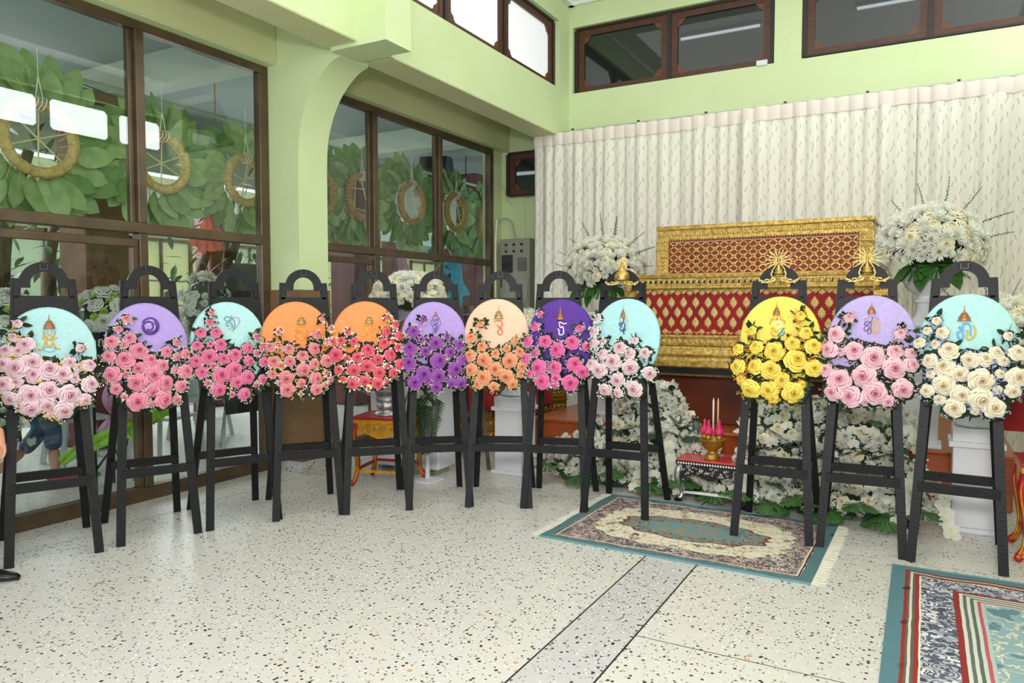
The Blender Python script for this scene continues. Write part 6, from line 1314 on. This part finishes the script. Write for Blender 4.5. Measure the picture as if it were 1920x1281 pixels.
# pillars
def pil(x0, x1, y0, y1, z1, m, label, foot=None):
    t = empty('outer_pillar', ((x0+x1)/2, (y0+y1)/2, 0), 0, label, 'pillar'); a, c = (x1-x0)/2, (y1-y0)/2
    MB().bbox(-a, a, -c, c, 0, z1, .02).build('shaft', m, t); MB().bbox(-a-.03, a+.03, -c-.03, c+.03, 0, .9, .02).build('base', M['redpillar'], t)
pil(-8.0, -7.5, 4.52, 5.0, 3.72, M['brownwall'], 'thick brown pillar seen above the second easel through the glass')
pil(-9.5, -9.15, 2.0, 2.3, 3.3, M['brownwall'], 'brown pillar at the far left behind the tree')
pil(-9.5, -9.15, 7.35, 7.6, 3.3, M['redpillar'], 'maroon pillar behind the coral bow')
pil(-7.9, -7.4, 8.5, 9.1, 3.72, M['redpillar'], 'dark maroon pillar right behind the arched pillar')
pil(-7.0, -6.6, 10.6, 11.2, 3.72, M['redpillar'], 'maroon pillar at the far right of the second glass bay')
# trees and shrubs in the courtyard
TL = leaf_mesh('tree_leaf', 1., .34, 0, M['leaf2'], .1, -.2, 0, 4)
def tree(name, x, y, trunks, n, label, seed, spread=(.9, .9, .8), zc=2.4, mm=None, size=(.16, .26)):
    rn = random.Random(seed); t = empty(name, (x, y, -.1), 0, label, 'tree')
    b = MB(); ends = []
    for pts, r in trunks: P = smoothline(pts, 4); K = len(P); b.tube(P, r, 7, rr=[r*(1-.65*i/K) for i in range(K)]); ends.append(P)
    b.build('trunk', M['bark'], t, smooth=True)
    for k in range(n):
        P = rn.choice(ends); i = rn.randrange(len(P)//2, len(P)); c = Vector(P[i])+Vector((rn.uniform(-1, 1)*spread[0], rn.uniform(-1, 1)*spread[1], rn.uniform(-.6, 1)*spread[2]))
        d = Vector((rn.uniform(-1, 1), rn.uniform(-1, 1), rn.uniform(-.9, .5))); s = rn.uniform(*size)
        put('leaf', TL, t, Matrix.Translation(c) @ d.to_track_quat('X', 'Z').to_matrix().to_4x4() @ Matrix.Scale(s, 4), [mm or M['leaf2']])
tree('leafy_tree', -8.75, 4.8, [([(0, -.1, 0), (.05, 0, 1.2), (-.1, .1, 2.2), (0, .35, 3.2)], .12), ([(0, -.45, 0), (0, -.5, 1.3), (.05, -.45, 2.4), (.1, -.2, 3.3)], .14)], 150, 'dark-trunked tree at the left edge behind the glass', 81, (.6, .5, .7))
tree('branching_tree', -8.3, 6.5, [([(0, 0, 0), (0, .05, 1.0), (.05, .3, 1.8), (0, .7, 2.8)], .13), ([(0, 0, .9), (0, -.15, 1.6), (0, .15, 2.4), (0, .2, 3.0)], .08), ([(0, .1, 1.2), (0, .35, 1.9), (0, .45, 2.6)], .06)], 190, 'branching brown tree behind the third easel', 82, (.5, .6, .6))
tree('flowering_shrub', -8.45, 5.0, [([(0, 0, 0), (0, .05, 1.4), (0, .1, 2.5)], .03), ([(0, .1, 0), (0, .2, 1.2), (.05, .25, 2.0)], .02)], 230, 'bright green shrub left of the thick brown pillar', 83, (.2, .2, .4), size=(.11, .18), mm=mat('bright_leaf', hx(128, 168, 84), .5))
tree('leafy_tree', -8.8, 9.6, [([(0, 0, 0), (.05, 0, 1.3), (0, .2, 2.6)], .08)], 90, 'small tree behind the second glass bay', 84, (.7, .9, .9))
# building across the courtyard
fb = empty('far_building', (-14, 0, 0), 0, 'pale hall across the courtyard with lit rooms and window bays', 'building')
MB().box(-4.2, -4.0, -4, 40, -.2, 6.5).build('rear_wall', M['farwall'], fb); MB().box(-4, .4, -4, 40, 3.7, 3.9).build('veranda_ceiling', M['fargreen'], fb)
MB().box(.2, .45, -4, 40, 3.35, 3.9).build('front_beam', M['fargreen'], fb); MB().box(-4, .4, -4, 40, -.2, .0).build('slab', M['fargrey'], fb); MB().box(-.2, .6, -4, 40, 3.9, 6.5).build('upper_wall', M['farwall'], fb)
MB().box(-3.9, -3.6, -4, 40, 0, 1.1).build('wall_band', M['fargrey'], fb)
for k in range(12):
    y = 2.2+k*3.0; MB().box(.05, .4, y, y+.35, 0, 3.4).build('column', M['redpillar'], fb)
    f = MB(); f.box(-3.98, -3.9, y+.7, y+.78, 1.1, 3.3); f.box(-3.98, -3.9, y+2.5, y+2.58, 1.1, 3.3); f.box(-3.98, -3.9, y+.7, y+2.58, 3.22, 3.3); f.box(-3.98, -3.9, y+1.6, y+1.66, 1.1, 3.3)
    fo = f.build('window', M['bronze'], fb); MB().box(-3.99, -3.97, y+.78, y+2.5, 1.1, 3.22).build('pane', M['farwall'] if k % 2 else M['fargreen'], fo)
r_ = MB()
for z in (.95, 1.5, 2.0): r_.tube([(.5, -4, z), (.5, 40, z)], .02, 5)
r_.build('railing', M['grey'], fb)
def fan(x, y, z, label):
    t = empty('ceiling_fan', (x, y, z), 0, label, 'fan', 'fans of the hall across the courtyard'); MB().tube([(0, 0, 0), (0, 0, .5)], .02, 6).build('rod', M['white'], t); MB().lathe([(.02, -.1), (.1, -.06), (.12, 0), (.03, .06)], 12).build('motor', M['white'], t)
    for k in range(3): a = k*2.09+.3; MB().beam((.1*cos(a), .1*sin(a), -.03), (.6*cos(a), .6*sin(a), -.03), .12, .01).build('blade', M['white'], t)
fan(-15.4, 9.2, 3.15, 'white ceiling fan of the far hall, left one'); fan(-15.4, 15.5, 3.15, 'white ceiling fan of the far hall, right one')
for k, y in enumerate((9.0, 17.0, 22.0)):
    t = empty('strip_lamp', (-15.5, y, 3.55), 0, ['strip lamp in the far hall behind the first bay', 'strip lamp in the far hall left in the second bay', 'strip lamp in the far hall right in the second bay'][k], 'lamp')
    MB().bbox(-.05, .05, 0, 1.4, .02, .08).build('housing', M['white'], t); MB().box(-.03, .03, .03, 1.37, -.02, .02).build('tube', M['tubel'], t)
l_ = area('far_hall_light', (-15.6, 14, 3.5), (-15.6, 14, 0), 3.5, 26, 700, hx(255, 252, 230))
# veranda fluorescent lamp, loudspeaker, lantern
vl = empty('strip_lamp', (-6.6, 6.45, 3.82), radians(-4), 'lit fluorescent strip lamp under the veranda ceiling beside the arched pillar', 'lamp')
MB().bbox(-.4, .75, -.04, .04, .03, .09).build('housing', M['white'], vl); MB().tube([(-.36, 0, 0), (.72, 0, 0)], .025, 8).build('tube', M['tubel'], vl)
sp = empty('loudspeaker', (-6.9, 9.9, 3.66), radians(20), 'black loudspeaker hanging in the upper corner of the second glass bay', 'speaker')
b = MB(); b.prism([(-.22, -.16), (-.3, .0), (-.2, .2), (.15, .24), (.26, .1), (.26, -.12), (.1, -.2)], -.22, .22, 'x'); b.build('cabinet', M['dark'], sp); MB().tube([(0, 0, .2), (0, 0, .33)], .02, 6).build('bracket', M['dark'], sp)
ln = empty('wall_lantern', (-6.6, 10.3, 3.45), 0, 'small black caged lantern beside the loudspeaker', 'lantern')
b = MB()
for k in range(6): a = k*pi/3; b.tube(smoothline([(.02*cos(a), .02*sin(a), .12), (.08*cos(a), .08*sin(a), .03), (.07*cos(a), .07*sin(a), -.06), (.01*cos(a), .01*sin(a), -.12)], 3), .006, 4)
b.tube([(.078*cos(a), .078*sin(a), 0) for a in [k*pi/6 for k in range(12)]], .006, 4, closed=True); b.tube([(0, 0, .12), (0, 0, .5)], .008, 5); b.build('cage', M['dark'], ln)
ch = empty('glass_lantern', (-6.3, 5.15, 3.05), 0, 'brass and glass chandelier hanging above the third leaf wreath', 'lamp')
MB().tube([(0, 0, 0), (0, 0, .9)], .006, 5).build('chain', M['golddk'], ch); MB().lathe([(.02, .0), (.06, .03), (.07, .05), (.01, .07)], 12, (0, 0, -.02)).build('brass_cap', M['golddk'], ch)
for k in range(7):
    a = k*.9; b = MB(); b.lathe([(.006, -.12), (.022, -.06), (.026, 0), (.008, .06)], 8, (.15*cos(a), .15*sin(a), -.22)); b.tube([(0, 0, 0), (.10*cos(a), .10*sin(a), -.1), (.15*cos(a), .15*sin(a), -.16)], .004, 4); b.build('glass_drop', M['silver'], ch, smooth=True)
